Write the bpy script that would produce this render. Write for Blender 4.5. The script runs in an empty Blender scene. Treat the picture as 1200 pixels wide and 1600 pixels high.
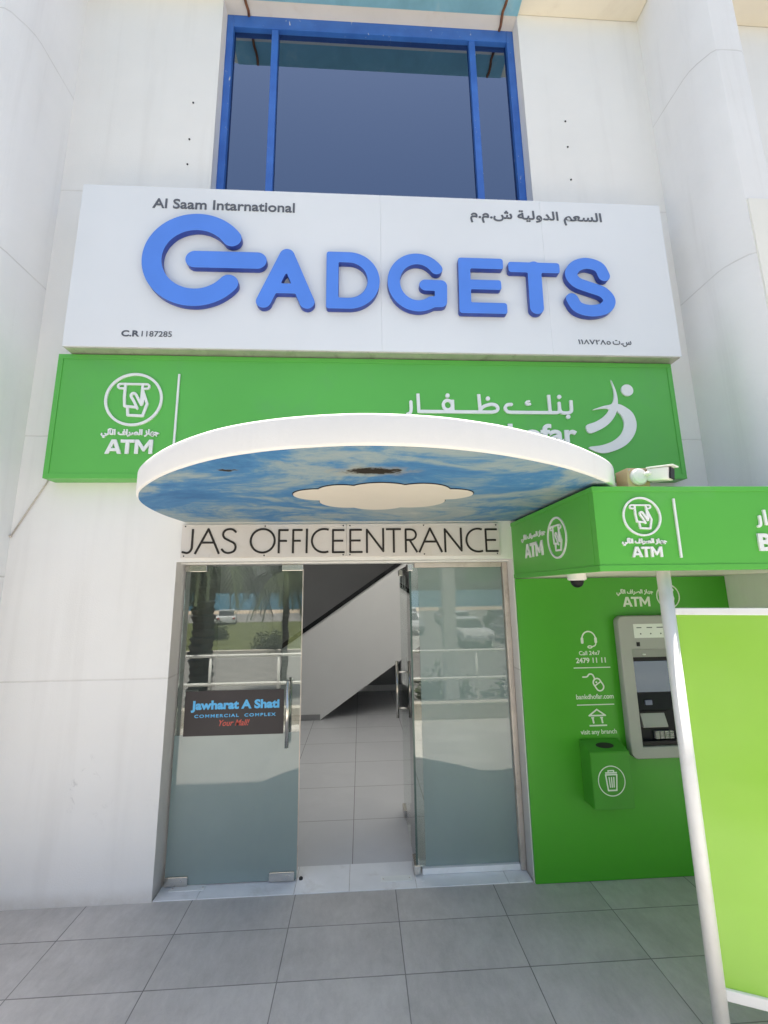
import bpy, bmesh, math, random
import numpy as np
from mathutils import Matrix, Vector
random.seed(7)
R = math.radians
sc = bpy.context.scene
col = sc.collection

# ------------------------------------------------------------------ camera
cam = bpy.data.cameras.new("camera"); camo = bpy.data.objects.new("camera", cam); col.objects.link(camo)
PITCH, YAW, ROLL = 0.18198, 0.05626, -0.01375
def cam_axes(p, y, r):
    cy, sy, cp, sp = math.cos(y), math.sin(y), math.cos(p), math.sin(p)
    F = Vector((sy*cp, cy*cp, sp)); Rt = Vector((cy, -sy, 0)); U = Rt.cross(F)
    cr, sr = math.cos(r), math.sin(r)
    return cr*Rt+sr*U, -sr*Rt+cr*U, F
_r, _u, _f = cam_axes(PITCH, YAW, ROLL)
camo.matrix_world = Matrix(((_r.x, _u.x, -_f.x, 0.1453), (_r.y, _u.y, -_f.y, -2.9467), (_r.z, _u.z, -_f.z, 1.7777), (0, 0, 0, 1)))
cam.sensor_fit = 'HORIZONTAL'; cam.sensor_width = 36.0; cam.lens = 36*668.71/1200
cam.clip_start = 0.05; cam.clip_end = 6000
sc.camera = camo

# ------------------------------------------------------------------ light
SUN_EL, SUN_AZ = 82.0, -6.0      # high sun behind the building
w = bpy.data.worlds.new("World"); sc.world = w; w.use_nodes = True
nt = w.node_tree; bg = nt.nodes["Background"]
sky = nt.nodes.new("ShaderNodeTexSky"); sky.sky_type = 'NISHITA'; sky.sun_disc = False
sky.sun_elevation = R(SUN_EL); sky.sun_rotation = R(SUN_AZ); sky.dust_density = 4.5; sky.air_density = 1.0; sky.ozone_density = 1.0
nt.links.new(sky.outputs[0], bg.inputs[0]); bg.inputs[1].default_value = 0.085
sun = bpy.data.lights.new("sun", 'SUN'); suno = bpy.data.objects.new("sun", sun); col.objects.link(suno)
sun.energy = 5.0; sun.angle = R(0.53); sun.color = (1.0, 0.93, 0.82)
_d = Vector((-math.sin(R(SUN_AZ))*math.cos(R(SUN_EL)), -math.cos(R(SUN_AZ))*math.cos(R(SUN_EL)), -math.sin(R(SUN_EL))))
suno.rotation_euler = _d.to_track_quat('-Z', 'Y').to_euler(); suno.location = (0, 6, 14)
sc.view_settings.view_transform = 'Standard'; sc.view_settings.look = 'None'
sc.view_settings.exposure = 1.60; sc.view_settings.gamma = 1.0; sc.view_settings.use_curve_mapping = False
sc.cycles.max_bounces = 10; sc.cycles.diffuse_bounces = 6; sc.cycles.glossy_bounces = 5; sc.cycles.transmission_bounces = 8
sc.cycles.transparent_max_bounces = 12; sc.cycles.caustics_reflective = False; sc.cycles.caustics_refractive = False
sc.cycles.sample_clamp_indirect = 6.0
try: sc.cycles.use_denoising = True
except Exception: pass

# ------------------------------------------------------------------ node helpers
class NT:
    def __init__(s, m):
        s.t = m.node_tree; s.n = s.t.nodes; s.l = s.t.links
    def add(s, typ, **kw):
        n = s.n.new(typ)
        for k, v in kw.items(): setattr(n, k, v)
        return n
    def put(s, sock, v):
        if isinstance(v, bpy.types.NodeSocket): s.l.new(v, sock)
        elif v is not None: sock.default_value = v
    def m(s, op, a, b=None, c=None, clamp=False):
        n = s.add("ShaderNodeMath", operation=op); n.use_clamp = clamp
        s.put(n.inputs[0], a)
        if b is not None: s.put(n.inputs[1], b)
        if c is not None: s.put(n.inputs[2], c)
        return n.outputs[0]
    def obj(s):
        n = s.add("ShaderNodeTexCoord"); x = s.add("ShaderNodeSeparateXYZ"); s.l.new(n.outputs["Object"], x.inputs[0])
        return n.outputs["Object"], x.outputs[0], x.outputs[1], x.outputs[2]
    def noise(s, vec, scale, detail=4, rough=0.55, dist=0.0, sx=None):
        if sx:
            mp = s.add("ShaderNodeMapping"); s.l.new(vec, mp.inputs[0]); mp.inputs[3].default_value = sx; vec = mp.outputs[0]
        n = s.add("ShaderNodeTexNoise"); s.l.new(vec, n.inputs["Vector"])
        n.inputs["Scale"].default_value = scale; n.inputs["Detail"].default_value = detail
        n.inputs["Roughness"].default_value = rough; n.inputs["Distortion"].default_value = dist
        return n.outputs[0]
    def ramp(s, f, stops):
        n = s.add("ShaderNodeValToRGB"); s.put(n.inputs[0], f)
        e = n.color_ramp.elements
        while len(e) > 1: e.remove(e[0])
        e[0].position, e[0].color = stops[0][0], (*stops[0][1], 1)
        for p, c in stops[1:]:
            q = e.new(p); q.color = (*c, 1)
        return n.outputs[0]
    def mix(s, f, a, b, blend='MIX'):
        n = s.add("ShaderNodeMix", data_type='RGBA', blend_type=blend); s.put(n.inputs[0], f)
        s.put(n.inputs[6], a if isinstance(a, bpy.types.NodeSocket) else (*a, 1))
        s.put(n.inputs[7], b if isinstance(b, bpy.types.NodeSocket) else (*b, 1))
        return n.outputs[2]
    def smooth(s, v, lo, hi):
        n = s.add("ShaderNodeMapRange", interpolation_type='SMOOTHSTEP'); s.put(n.inputs[0], v)
        n.inputs[1].default_value = lo; n.inputs[2].default_value = hi
        return n.outputs[0]
    def bump(s, h, strength, dist=0.01):
        n = s.add("ShaderNodeBump"); s.put(n.inputs["Height"], h); n.inputs["Strength"].default_value = strength
        n.inputs["Distance"].default_value = dist; return n.outputs[0]

def newmat(name):
    m = bpy.data.materials.new(name); m.use_nodes = True
    return m, NT(m), m.node_tree.nodes["Principled BSDF"]

def paint(name, c, rough=0.45, var=0.06, scale=3.0, bump=0.0, bscale=60, metal=0.0, spec=0.5, dirt=None, dirt_scale=2.0, dirt_amt=0.5):
    """painted or plain surface: small tonal drift, optional dirt patches, fine bump"""
    m, N, P = newmat(name)
    o, x, y, z = N.obj()
    n = N.noise(o, scale, 5)
    lo = tuple(max(0, v*(1-var)) for v in c); hi = tuple(min(1, v*(1+var)) for v in c)
    cc = N.ramp(n, [(0.3, lo), (0.7, hi)])
    if dirt:
        d = N.noise(o, dirt_scale, 7, 0.65, 0.4)
        cc = N.mix(N.m('MULTIPLY', N.smooth(d, 0.52, 0.72), dirt_amt), cc, dirt)
    N.put(P.inputs["Base Color"], cc)
    rr = N.noise(o, scale*6, 4)
    N.put(P.inputs["Roughness"], N.m('MULTIPLY_ADD', rr, 0.12, rough-0.06))
    P.inputs["Metallic"].default_value = metal
    P.inputs["Specular IOR Level"].default_value = spec
    if bump: N.put(P.inputs["Normal"], N.bump(N.noise(o, bscale, 5), bump, 0.004))
    return m

def wall_mat():
    m, N, P = newmat("white_render")
    o, x, y, z = N.obj()
    c = N.ramp(N.noise(o, 0.9, 6, 0.6), [(0.3, (0.82, 0.805, 0.775)), (0.7, (0.875, 0.86, 0.83))])
    # soft vertical rain streaks
    st = N.noise(o, 1.0, 5, 0.6, 0.2, (5.5, 5.5, 0.35))
    c = N.mix(N.m('MULTIPLY', N.smooth(st, 0.5, 0.75), 0.20), c, (0.62, 0.595, 0.56))
    # scuffs low on the wall
    sc_ = N.m('MULTIPLY', N.smooth(N.noise(o, 9.0, 8, 0.75, 0.6), 0.57, 0.68),
              N.m('MULTIPLY', N.smooth(z, 0.35, 0.62), N.m('SUBTRACT', 1.0, N.smooth(z, 0.8, 1.05))))
    sc_ = N.m('MULTIPLY', sc_, N.smooth(N.noise(o, 1.7, 3), 0.48, 0.6))
    c = N.mix(N.m('MULTIPLY', sc_, 0.45), c, (0.42, 0.41, 0.40))
    # dusty splash band at the foot
    sp = N.m('MULTIPLY', N.m('SUBTRACT', 1.0, N.smooth(z, 0.0, 0.10)), N.noise(o, 14.0, 6, 0.7))
    c = N.mix(N.m('MULTIPLY', sp, 0.7), c, (0.50, 0.43, 0.34))
    # horizontal day joints
    g = None
    for zz in (1.247, 2.866, 4.872):
        d = N.m('ABSOLUTE', N.m('SUBTRACT', z, zz))
        k = N.m('SUBTRACT', 1.0, N.smooth(d, 0.002, 0.0075))
        g = k if g is None else N.m('MAXIMUM', g, k)
    c = N.mix(N.m('MULTIPLY', g, N.m('MULTIPLY_ADD', N.noise(o, 11, 4), 0.5, 0.05)), c, (0.45, 0.42, 0.38))
    N.put(P.inputs["Base Color"], c)
    P.inputs["Roughness"].default_value = 0.85; P.inputs["Specular IOR Level"].default_value = 0.25
    h = N.m('ADD', N.noise(o, 120, 5), N.m('MULTIPLY', N.noise(o, 3.0, 4), 2.0))
    h = N.m('SUBTRACT', h, N.m('MULTIPLY', g, 2.0))
    N.put(P.inputs["Normal"], N.bump(h, 0.22, 0.006))
    return m

def pillar_mat():
    m, N, P = newmat("pillar_render")
    o, x, y, z = N.obj()
    c = N.ramp(N.noise(o, 1.1, 6, 0.6), [(0.3, (0.79, 0.785, 0.775)), (0.7, (0.85, 0.845, 0.84))])
    st = N.noise(o, 1.0, 6, 0.65, 0.3, (7, 7, 0.4))
    c = N.mix(N.m('MULTIPLY', N.smooth(st, 0.5, 0.72), 0.2), c, (0.6, 0.585, 0.57))
    g = None
    for zz in (1.9, 4.0, 5.74):
        d = N.m('ABSOLUTE', N.m('SUBTRACT', N.m('MULTIPLY_ADD', N.noise(o, 3, 3), 0.02, z), zz+0.01))
        k = N.m('SUBTRACT', 1.0, N.smooth(d, 0.002, 0.008))
        g = k if g is None else N.m('MAXIMUM', g, k)
    c = N.mix(N.m('MULTIPLY', g, N.m('MULTIPLY_ADD', N.noise(o, 5, 4), 0.8, 0.0)), c, (0.45, 0.43, 0.40))
    chip = N.m('MULTIPLY', N.smooth(N.noise(o, 17, 7, 0.8, 0.8), 0.69, 0.74), N.smooth(N.noise(o, 2.1, 2), 0.5, 0.62))
    c = N.mix(N.m('MULTIPLY', chip, 0.6), c, (0.42, 0.39, 0.35))
    N.put(P.inputs["Base Color"], c); P.inputs["Roughness"].default_value = 0.85
    P.inputs["Specular IOR Level"].default_value = 0.25
    h = N.m('SUBTRACT', N.m('ADD', N.noise(o, 110, 5), N.m('MULTIPLY', N.noise(o, 4, 4), 2.5)), N.m('MULTIPLY', g, 2))
    N.put(P.inputs["Normal"], N.bump(h, 0.25, 0.006))
    return m

def tile_mat(name, px, py, ox, oy, joint, c0, c1, jc, rough, stone=1.0, spec=0.5, bumps=0.1, dusty=0.18, rv=0.3):
    m, N, P = newmat(name)
    o, x, y, z = N.obj()
    def line(v, p, off):
        t = N.m('DIVIDE', N.m('SUBTRACT', v, off), p)
        f = N.m('FRACT', t); d = N.m('MINIMUM', f, N.m('SUBTRACT', 1.0, f))
        return N.m('MULTIPLY', d, p), N.m('FLOOR', t)
    dx, ix = line(x, px, ox); dy, iy = line(y, py, oy)
    d = N.m('MINIMUM', dx, dy)
    j = N.m('SUBTRACT', 1.0, N.smooth(d, joint*0.4, joint))
    cmb = N.add("ShaderNodeCombineXYZ"); N.put(cmb.inputs[0], ix); N.put(cmb.inputs[1], iy)
    wn = N.add("ShaderNodeTexWhiteNoise"); N.l.new(cmb.outputs[0], wn.inputs[0])
    # shift the stone figure from tile to tile
    vm = N.add("ShaderNodeVectorMath", operation='MULTIPLY_ADD'); N.l.new(wn.outputs[1], vm.inputs[0])
    vm.inputs[1].default_value = (7, 7, 7); N.l.new(o, vm.inputs[2])
    n1 = N.noise(vm.outputs[0], 3.2, 7, 0.62, 0.5); n2 = N.noise(vm.outputs[0], 26, 6, 0.7, 0.3, (1.0, 0.45, 1))
    n3 = N.noise(vm.outputs[0], 160, 3, 0.6)
    f = N.m('ADD', N.m('MULTIPLY', n1, 0.5), N.m('ADD', N.m('MULTIPLY', n2, 0.36*stone), N.m('MULTIPLY', n3, 0.14)))
    f = N.m('ADD', f, N.m('MULTIPLY_ADD', wn.outputs[0], 0.10, -0.05))
    c = N.ramp(f, [(0.32, c0), (0.62, c1)])
    dust = N.smooth(N.noise(o, 1.3, 6, 0.65), 0.5, 0.75)
    c = N.mix(N.m('MULTIPLY', dust, dusty), c, (0.52, 0.49, 0.45))
    N.put(P.inputs["Base Color"], N.mix(N.m('MULTIPLY', j, N.m('MULTIPLY_ADD', N.noise(o, 6, 3), 0.8, 0.35, True)), c, jc))
    N.put(P.inputs["Roughness"], N.m('MULTIPLY_ADD', n1, rv, rough-rv/2))
    P.inputs["Specular IOR Level"].default_value = spec
    h = N.m('SUBTRACT', N.m('ADD', n2, N.m('MULTIPLY', n3, 0.5)), N.m('MULTIPLY', j, 3))
    N.put(P.inputs["Normal"], N.bump(h, bumps, 0.004))
    return m

def glass_mat(name, tint, refl, rough=0.0, gc=(1, 1, 1)):
    m, N, P = newmat(name); N.n.remove(P)
    out = [n for n in N.n if n.type == 'OUTPUT_MATERIAL'][0]
    t = N.add("ShaderNodeBsdfTransparent"); t.inputs[0].default_value = (*tint, 1)
    g = N.add("ShaderNodeBsdfGlossy"); g.inputs[0].default_value = (*gc, 1); g.inputs[1].default_value = rough
    lw = N.add("ShaderNodeFresnel"); lw.inputs[0].default_value = 1.45
    f = N.m('ADD', N.m('MULTIPLY', lw.outputs[0], 1.0), refl, clamp=True)
    mx = N.add("ShaderNodeMixShader"); N.put(mx.inputs[0], f); N.l.new(t.outputs[0], mx.inputs[1]); N.l.new(g.outputs[0], mx.inputs[2])
    N.l.new(mx.outputs[0], out.inputs[0]); return m

def frost_mat(name, c, refl, see=0.08):
    m, N, P = newmat(name); N.n.remove(P)
    out = [n for n in N.n if n.type == 'OUTPUT_MATERIAL'][0]
    o, x, y, z = N.obj()
    cc = N.ramp(N.noise(o, 2.5, 5, 0.6, 0.2, (1, 1, 0.6)), [(0.3, tuple(v*0.94 for v in c)), (0.7, tuple(v*1.05 for v in c))])
    d = N.add("ShaderNodeBsdfDiffuse"); N.put(d.inputs[0], cc)
    tl = N.add("ShaderNodeBsdfTranslucent"); N.put(tl.inputs[0], cc)
    tr = N.add("ShaderNodeBsdfTransparent"); tr.inputs[0].default_value = (0.75, 0.85, 0.82, 1)
    m1 = N.add("ShaderNodeMixShader"); m1.inputs[0].default_value = 0.3; N.l.new(d.outputs[0], m1.inputs[1]); N.l.new(tl.outputs[0], m1.inputs[2])
    m2 = N.add("ShaderNodeMixShader"); m2.inputs[0].default_value = see; N.l.new(m1.outputs[0], m2.inputs[1]); N.l.new(tr.outputs[0], m2.inputs[2])
    g = N.add("ShaderNodeBsdfGlossy"); g.inputs[0].default_value = (1, 1, 1, 1); g.inputs[1].default_value = 0.015
    lw = N.add("ShaderNodeFresnel"); lw.inputs[0].default_value = 1.45
    mx = N.add("ShaderNodeMixShader"); N.put(mx.inputs[0], N.m('ADD', lw.outputs[0], refl, clamp=True))
    N.l.new(m2.outputs[0], mx.inputs[1]); N.l.new(g.outputs[0], mx.inputs[2]); N.l.new(mx.outputs[0], out.inputs[0]); return m

# ------------------------------------------------------------------ mesh helpers
def setp(o, label=None, cat=None, group=None, kind=None):
    if label: o["label"] = label
    if cat: o["category"] = cat
    if group: o["group"] = group
    if kind: o["kind"] = kind
    return o
def empty(name, loc, label, cat, group=None):
    o = bpy.data.objects.new(name, None); o.empty_display_size = 0.1; col.objects.link(o); o.location = loc
    return setp(o, label, cat, group)
def link(name, me, mat=None, parent=None):
    o = bpy.data.objects.new(name, me); col.objects.link(o)
    if mat: me.materials.append(mat)
    if parent is not None:
        o.parent = parent
        # world location of the parent's chain (only translations are used)
        off = Vector((0, 0, 0)); p = parent
        while p is not None: off += p.location; p = p.parent
        o.location = -off
    return o
class MB:
    """collects shapes given in world metres and links them as one mesh"""
    def __init__(s): s.b = bmesh.new()
    def box(s, x0, x1, y0, y1, z0, z1, bev=0.0, mtx=None):
        t = bmesh.new(); bmesh.ops.create_cube(t, size=1.0)
        for v in t.verts: v.co = Vector(((x0+x1)/2+v.co.x*(x1-x0), (y0+y1)/2+v.co.y*(y1-y0), (z0+z1)/2+v.co.z*(z1-z0)))
        if bev: bmesh.ops.bevel(t, geom=list(t.edges), offset=bev, segments=2, affect='EDGES', profile=0.6)
        if mtx is not None: t.transform(mtx)
        return s.add(t)
    def add(s, t, smooth=False):
        if smooth:
            for f in t.faces: f.smooth = True
        me = bpy.data.meshes.new("tmp"); t.to_mesh(me); t.free(); s.b.from_mesh(me); bpy.data.meshes.remove(me); return s
    def addmesh(s, me):
        s.b.from_mesh(me); return s
    def tube(s, pts, r, seg=16, r2=None, caps=True):
        pts = [Vector(p) for p in pts]; t = bmesh.new(); rings = []
        n = len(pts); up = None
        for i, p in enumerate(pts):
            d = (pts[min(i+1, n-1)]-pts[max(i-1, 0)]).normalized()
            if up is None: up = Vector((0, 0, 1)) if abs(d.z) < 0.9 else Vector((1, 0, 0))
            a = d.cross(up).normalized(); b = a.cross(d).normalized(); up = b
            rr = r if r2 is None else r+(r2-r)*i/(n-1)
            rings.append([t.verts.new(p+a*math.cos(2*math.pi*k/seg)*rr+b*math.sin(2*math.pi*k/seg)*rr) for k in range(seg)])
        for q, u in zip(rings, rings[1:]):
            for k in range(seg):
                f = t.faces.new((q[k], q[(k+1) % seg], u[(k+1) % seg], u[k])); f.smooth = True
        if caps: t.faces.new(rings[0][::-1]); t.faces.new(rings[-1])
        bmesh.ops.recalc_face_normals(t, faces=list(t.faces))
        return s.add(t)
    def prism(s, poly, axis, a, b):
        """closed polygon extruded along an axis: poly in the two other axes, in x,y,z order"""
        t = bmesh.new()
        def P(u, v, wv): return {'x': (wv, u, v), 'y': (u, wv, v), 'z': (u, v, wv)}[axis]
        A = [t.verts.new(P(u, v, a)) for u, v in poly]; B = [t.verts.new(P(u, v, b)) for u, v in poly]
        t.faces.new(A); t.faces.new(B[::-1]); n = len(poly)
        for i in range(n): t.faces.new((A[i], B[i], B[(i+1) % n], A[(i+1) % n]))
        bmesh.ops.recalc_face_normals(t, faces=list(t.faces)); return s.add(t)
    def ball(s, c, rx, ry, rz, seg=20, zmin=None, zmax=None):
        t = bmesh.new(); bmesh.ops.create_uvsphere(t, u_segments=seg, v_segments=seg//2, radius=1)
        for v in t.verts: v.co = Vector((c[0]+v.co.x*rx, c[1]+v.co.y*ry, c[2]+v.co.z*rz))
        return s.add(t, True)
    def lathe(s, prof, c, ax='z', seg=28):
        t = bmesh.new(); rings = []
        for r, h in prof:
            ring = []
            for k in range(seg):
                u, v = math.cos(2*math.pi*k/seg)*r, math.sin(2*math.pi*k/seg)*r
                ring.append(t.verts.new({'z': (c[0]+u, c[1]+v, c[2]+h), 'y': (c[0]+u, c[1]+h, c[2]+v), 'x': (c[0]+h, c[1]+u, c[2]+v)}[ax]))
            rings.append(ring)
        for q, u in zip(rings, rings[1:]):
            for k in range(seg): t.faces.new((q[k], q[(k+1) % seg], u[(k+1) % seg], u[k]))
        t.faces.new(rings[0][::-1]); t.faces.new(rings[-1])
        bmesh.ops.recalc_face_normals(t, faces=list(t.faces))
        return s.add(t)
    def build(s, name, mat, parent=None, smooth_angle=None):
        me = bpy.data.meshes.new(name); s.b.to_mesh(me); s.b.free()
        if smooth_angle:
            for p in me.polygons: p.use_smooth = True
            try: me.set_sharp_from_angle(angle=R(smooth_angle))
            except Exception: pass
        return link(name, me, mat, parent)

# ---- flat outlines: closed loops -> thin solid ------------------------------------------------
def loops_mesh(loops, depth, bevel=0.0, offset=0.0):
    cu = bpy.data.curves.new("c", 'CURVE'); cu.dimensions = '2D'; cu.fill_mode = 'BOTH'
    cu.extrude = max(depth/2-bevel, 0.0); cu.bevel_depth = bevel; cu.bevel_resolution = 1; cu.offset = offset-bevel
    for lp in loops:
        sp = cu.splines.new('POLY'); sp.points.add(len(lp)-1)
        for p, q in zip(sp.points, lp): p.co = (q[0], q[1], 0, 1)
        sp.use_cyclic_u = True
    ob = bpy.data.objects.new("c", cu); col.objects.link(ob)
    dg = bpy.context.evaluated_depsgraph_get(); dg.update()
    me = bpy.data.meshes.new_from_object(ob.evaluated_get(dg))
    bpy.data.objects.remove(ob); bpy.data.curves.remove(cu)
    me.transform(Matrix.Translation((0, 0, depth/2)))
    me.materials.clear()
    return me
def front(y, ox=0.0, oz=0.0, s=1.0):        # frame for a face looking towards -Y: local (x, z)
    return Matrix(((s, 0, 0, ox), (0, 0, -1, y), (0, s, 0, oz), (0, 0, 0, 1)))
def side(x, oy=0.0, oz=0.0, s=1.0):         # frame for a face looking towards -X: local x runs to -Y
    return Matrix(((0, 0, -1, x), (-s, 0, 0, oy), (0, s, 0, oz), (0, 0, 0, 1)))
def flat(name, groups, frame, depth, mat, parent, bevel=0.0, offset=0.0):
    """groups: list of loop-lists, each filled on its own; all joined into one mesh"""
    b = bmesh.new()
    for i, lp in enumerate(groups):
        me = loops_mesh(lp, depth, bevel, offset)
        me.transform(Matrix.Translation((0, 0, 0.00004*(i % 7)))); b.from_mesh(me); bpy.data.meshes.remove(me)
    b.transform(frame)
    bmesh.ops.recalc_face_normals(b, faces=list(b.faces))
    me = bpy.data.meshes.new(name); b.to_mesh(me); b.free()
    return link(name, me, mat, parent)

# ---- stroke shapes: union of thick lines, outlined -------------------------------------------
def stroke_loops(strokes, h=None, discs=()):
    """strokes: (points, radius, cap0, cap1); returns outline loops of their union"""
    pts = np.array([p for st in strokes for p in st[0]] + [(d[0], d[1]) for d in discs], float)
    rm = max([st[1] for st in strokes] + [d[2] for d in discs])
    lo = pts.min(0)-rm*1.6; hi = pts.max(0)+rm*1.6
    if h is None: h = min([st[1] for st in strokes] + [d[2] for d in discs])/4.0
    nx, ny = int((hi[0]-lo[0])/h)+2, int((hi[1]-lo[1])/h)+2
    X, Y = np.meshgrid(lo[0]+np.arange(nx)*h, lo[1]+np.arange(ny)*h)
    F = np.full(X.shape, 1e3)
    for P, r, c0, c1 in strokes:
        for i in range(len(P)-1):
            a = np.array(P[i], float); b = np.array(P[i+1], float); d = b-a; L = math.hypot(*d)
            if L < 1e-9: continue
            u = d/L; tx = (X-a[0])*u[0]+(Y-a[1])*u[1]; t = np.clip(tx, 0, L)
            if c0 == 2:                         # square end with a small corner radius
                q = r*.42; ax = np.abs(tx-L/2)-(L/2+r-q); ay = np.abs((Y-a[1])*u[0]-(X-a[0])*u[1])-(r-q)
                F = np.minimum(F, np.hypot(np.maximum(ax, 0), np.maximum(ay, 0))+np.minimum(np.maximum(ax, ay), 0)-q); continue
            f = np.hypot(X-a[0]-u[0]*t, Y-a[1]-u[1]*t)-r
            if i == 0 and not c0: f = np.maximum(f, -tx)
            if i == len(P)-2 and not c1: f = np.maximum(f, tx-L)
            F = np.minimum(F, f)
    for x, y, r in discs: F = np.minimum(F, np.hypot(X-x, Y-y)-r)
    return march(F, lo, h)
def march(F, lo, h):
    F = np.where(np.abs(F) < h*1e-3, h*1e-3, F); I = F < 0
    nxt = {}; pos = {}
    def ep(k):
        if k not in pos:
            j, i, d = k
            a = F[j, i]; b = F[j, i+1] if d == 0 else F[j+1, i]; t = a/(a-b)
            pos[k] = (lo[0]+(i+(t if d == 0 else 0))*h, lo[1]+(j+(t if d == 1 else 0))*h)
        return k
    code = I[:-1, :-1]*1+I[:-1, 1:]*2+I[1:, 1:]*4+I[1:, :-1]*8
    T = {1: [('L', 'B')], 2: [('B', 'R')], 3: [('L', 'R')], 4: [('R', 'T')], 5: [('L', 'T'), ('R', 'B')], 6: [('B', 'T')], 7: [('L', 'T')],
         8: [('T', 'L')], 9: [('T', 'B')], 10: [('B', 'L'), ('T', 'R')], 11: [('T', 'R')], 12: [('R', 'L')], 13: [('R', 'B')], 14: [('B', 'L')]}
    for j, i in zip(*np.nonzero((code > 0) & (code < 15))):
        E = {'B': (j, i, 0), 'T': (j+1, i, 0), 'L': (j, i, 1), 'R': (j, i+1, 1)}
        for a, b in T[int(code[j, i])]: nxt[ep(E[a])] = ep(E[b])
    out = []
    while nxt:
        k0 = next(iter(nxt)); lp = []; k = k0
        while k in nxt:
            q = nxt.pop(k); lp.append(pos[k]); k = q
        if len(lp) < 6: continue
        # thin out near-straight points
        keep = []; n = len(lp)
        for q in range(n):
            a = keep[-1] if keep else lp[q-1]; b = lp[q]; c = lp[(q+1) % n]
            A = abs((b[0]-a[0])*(c[1]-a[1])-(b[1]-a[1])*(c[0]-a[0])); B = math.hypot(c[0]-a[0], c[1]-a[1])+1e-12
            if A/B > h*0.02 or math.hypot(b[0]-a[0], b[1]-a[1]) > h*8: keep.append(b)
        out.append(keep)
    return out
def arc(cx, cy, rx, ry, a0, a1, n=24):
    return [(cx+rx*math.cos(R(a0+(a1-a0)*i/n)), cy+ry*math.sin(R(a0+(a1-a0)*i/n))) for i in range(n+1)]
def spline(P, n=6, closed=False):
    P = [Vector(p) for p in P]; out = []; m = len(P)
    for i in range(m if closed else m-1):
        g = (lambda k: P[k % m]) if closed else (lambda k: P[min(max(k, 0), m-1)])
        p0, p1, p2, p3 = g(i-1), g(i), g(i+1), g(i+2)
        for k in range(n):
            t = k/n
            q = 0.5*((2*p1)+(p2-p0)*t+(2*p0-5*p1+4*p2-p3)*t*t+(3*p1-p0-3*p2+p3)*t**3); out.append((q.x, q.y))
    if not closed: out.append((P[-1].x, P[-1].y))
    return out
def xf(loops, s, ox, oy): return [[(ox+p[0]*s, oy+p[1]*s) for p in lp] for lp in loops]

# ---- text -----------------------------------------------------------------------------------
_F = {'ا': 'ﺍﺎ', 'ب': 'ﺏﺐﺑﺒ', 'ن': 'ﻥﻦﻧﻨ', 'ك': 'ﻙﻚﻛﻜ', 'ظ': 'ﻅﻆﻇﻈ', 'ف': 'ﻑﻒﻓﻔ', 'ر': 'ﺭﺮ', 'ل': 'ﻝﻞﻟﻠ', 'س': 'ﺱﺲﺳﺴ', 'ع': 'ﻉﻊﻋﻌ',
      'م': 'ﻡﻢﻣﻤ', 'د': 'ﺩﺪ', 'و': 'ﻭﻮ', 'ي': 'ﻱﻲﻳﻴ', 'ة': 'ﺓﺔ', 'ش': 'ﺵﺶﺷﺸ', 'ج': 'ﺝﺞﺟﺠ', 'ه': 'ﻩﻪﻫﻬ', 'ز': 'ﺯﺰ', 'ص': 'ﺹﺺﺻﺼ', 'آ': 'ﺁﺂ', 'ت': 'ﺕﺖﺗﺘ'}
def arabic(s):
    out = []
    for i, ch in enumerate(s):
        if ch not in _F: out.append(ch); continue
        pv = i > 0 and s[i-1] in _F and len(_F[s[i-1]]) == 4
        nx = i+1 < len(s) and s[i+1] in _F and len(_F[ch]) == 4
        out.append(_F[ch][(3 if nx else 1) if pv else (2 if nx else 0)])
    return ''.join(out)[::-1]
def area(lp): return 0.5*sum(lp[i-1][0]*lp[i][1]-lp[i][0]*lp[i-1][1] for i in range(len(lp)))
def inside(p, lp):
    c = False
    for i in range(len(lp)):
        a, b = lp[i-1], lp[i]
        if (a[1] > p[1]) != (b[1] > p[1]) and p[0] < (b[0]-a[0])*(p[1]-a[1])/(b[1]-a[1])+a[0]: c = not c
    return c
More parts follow.
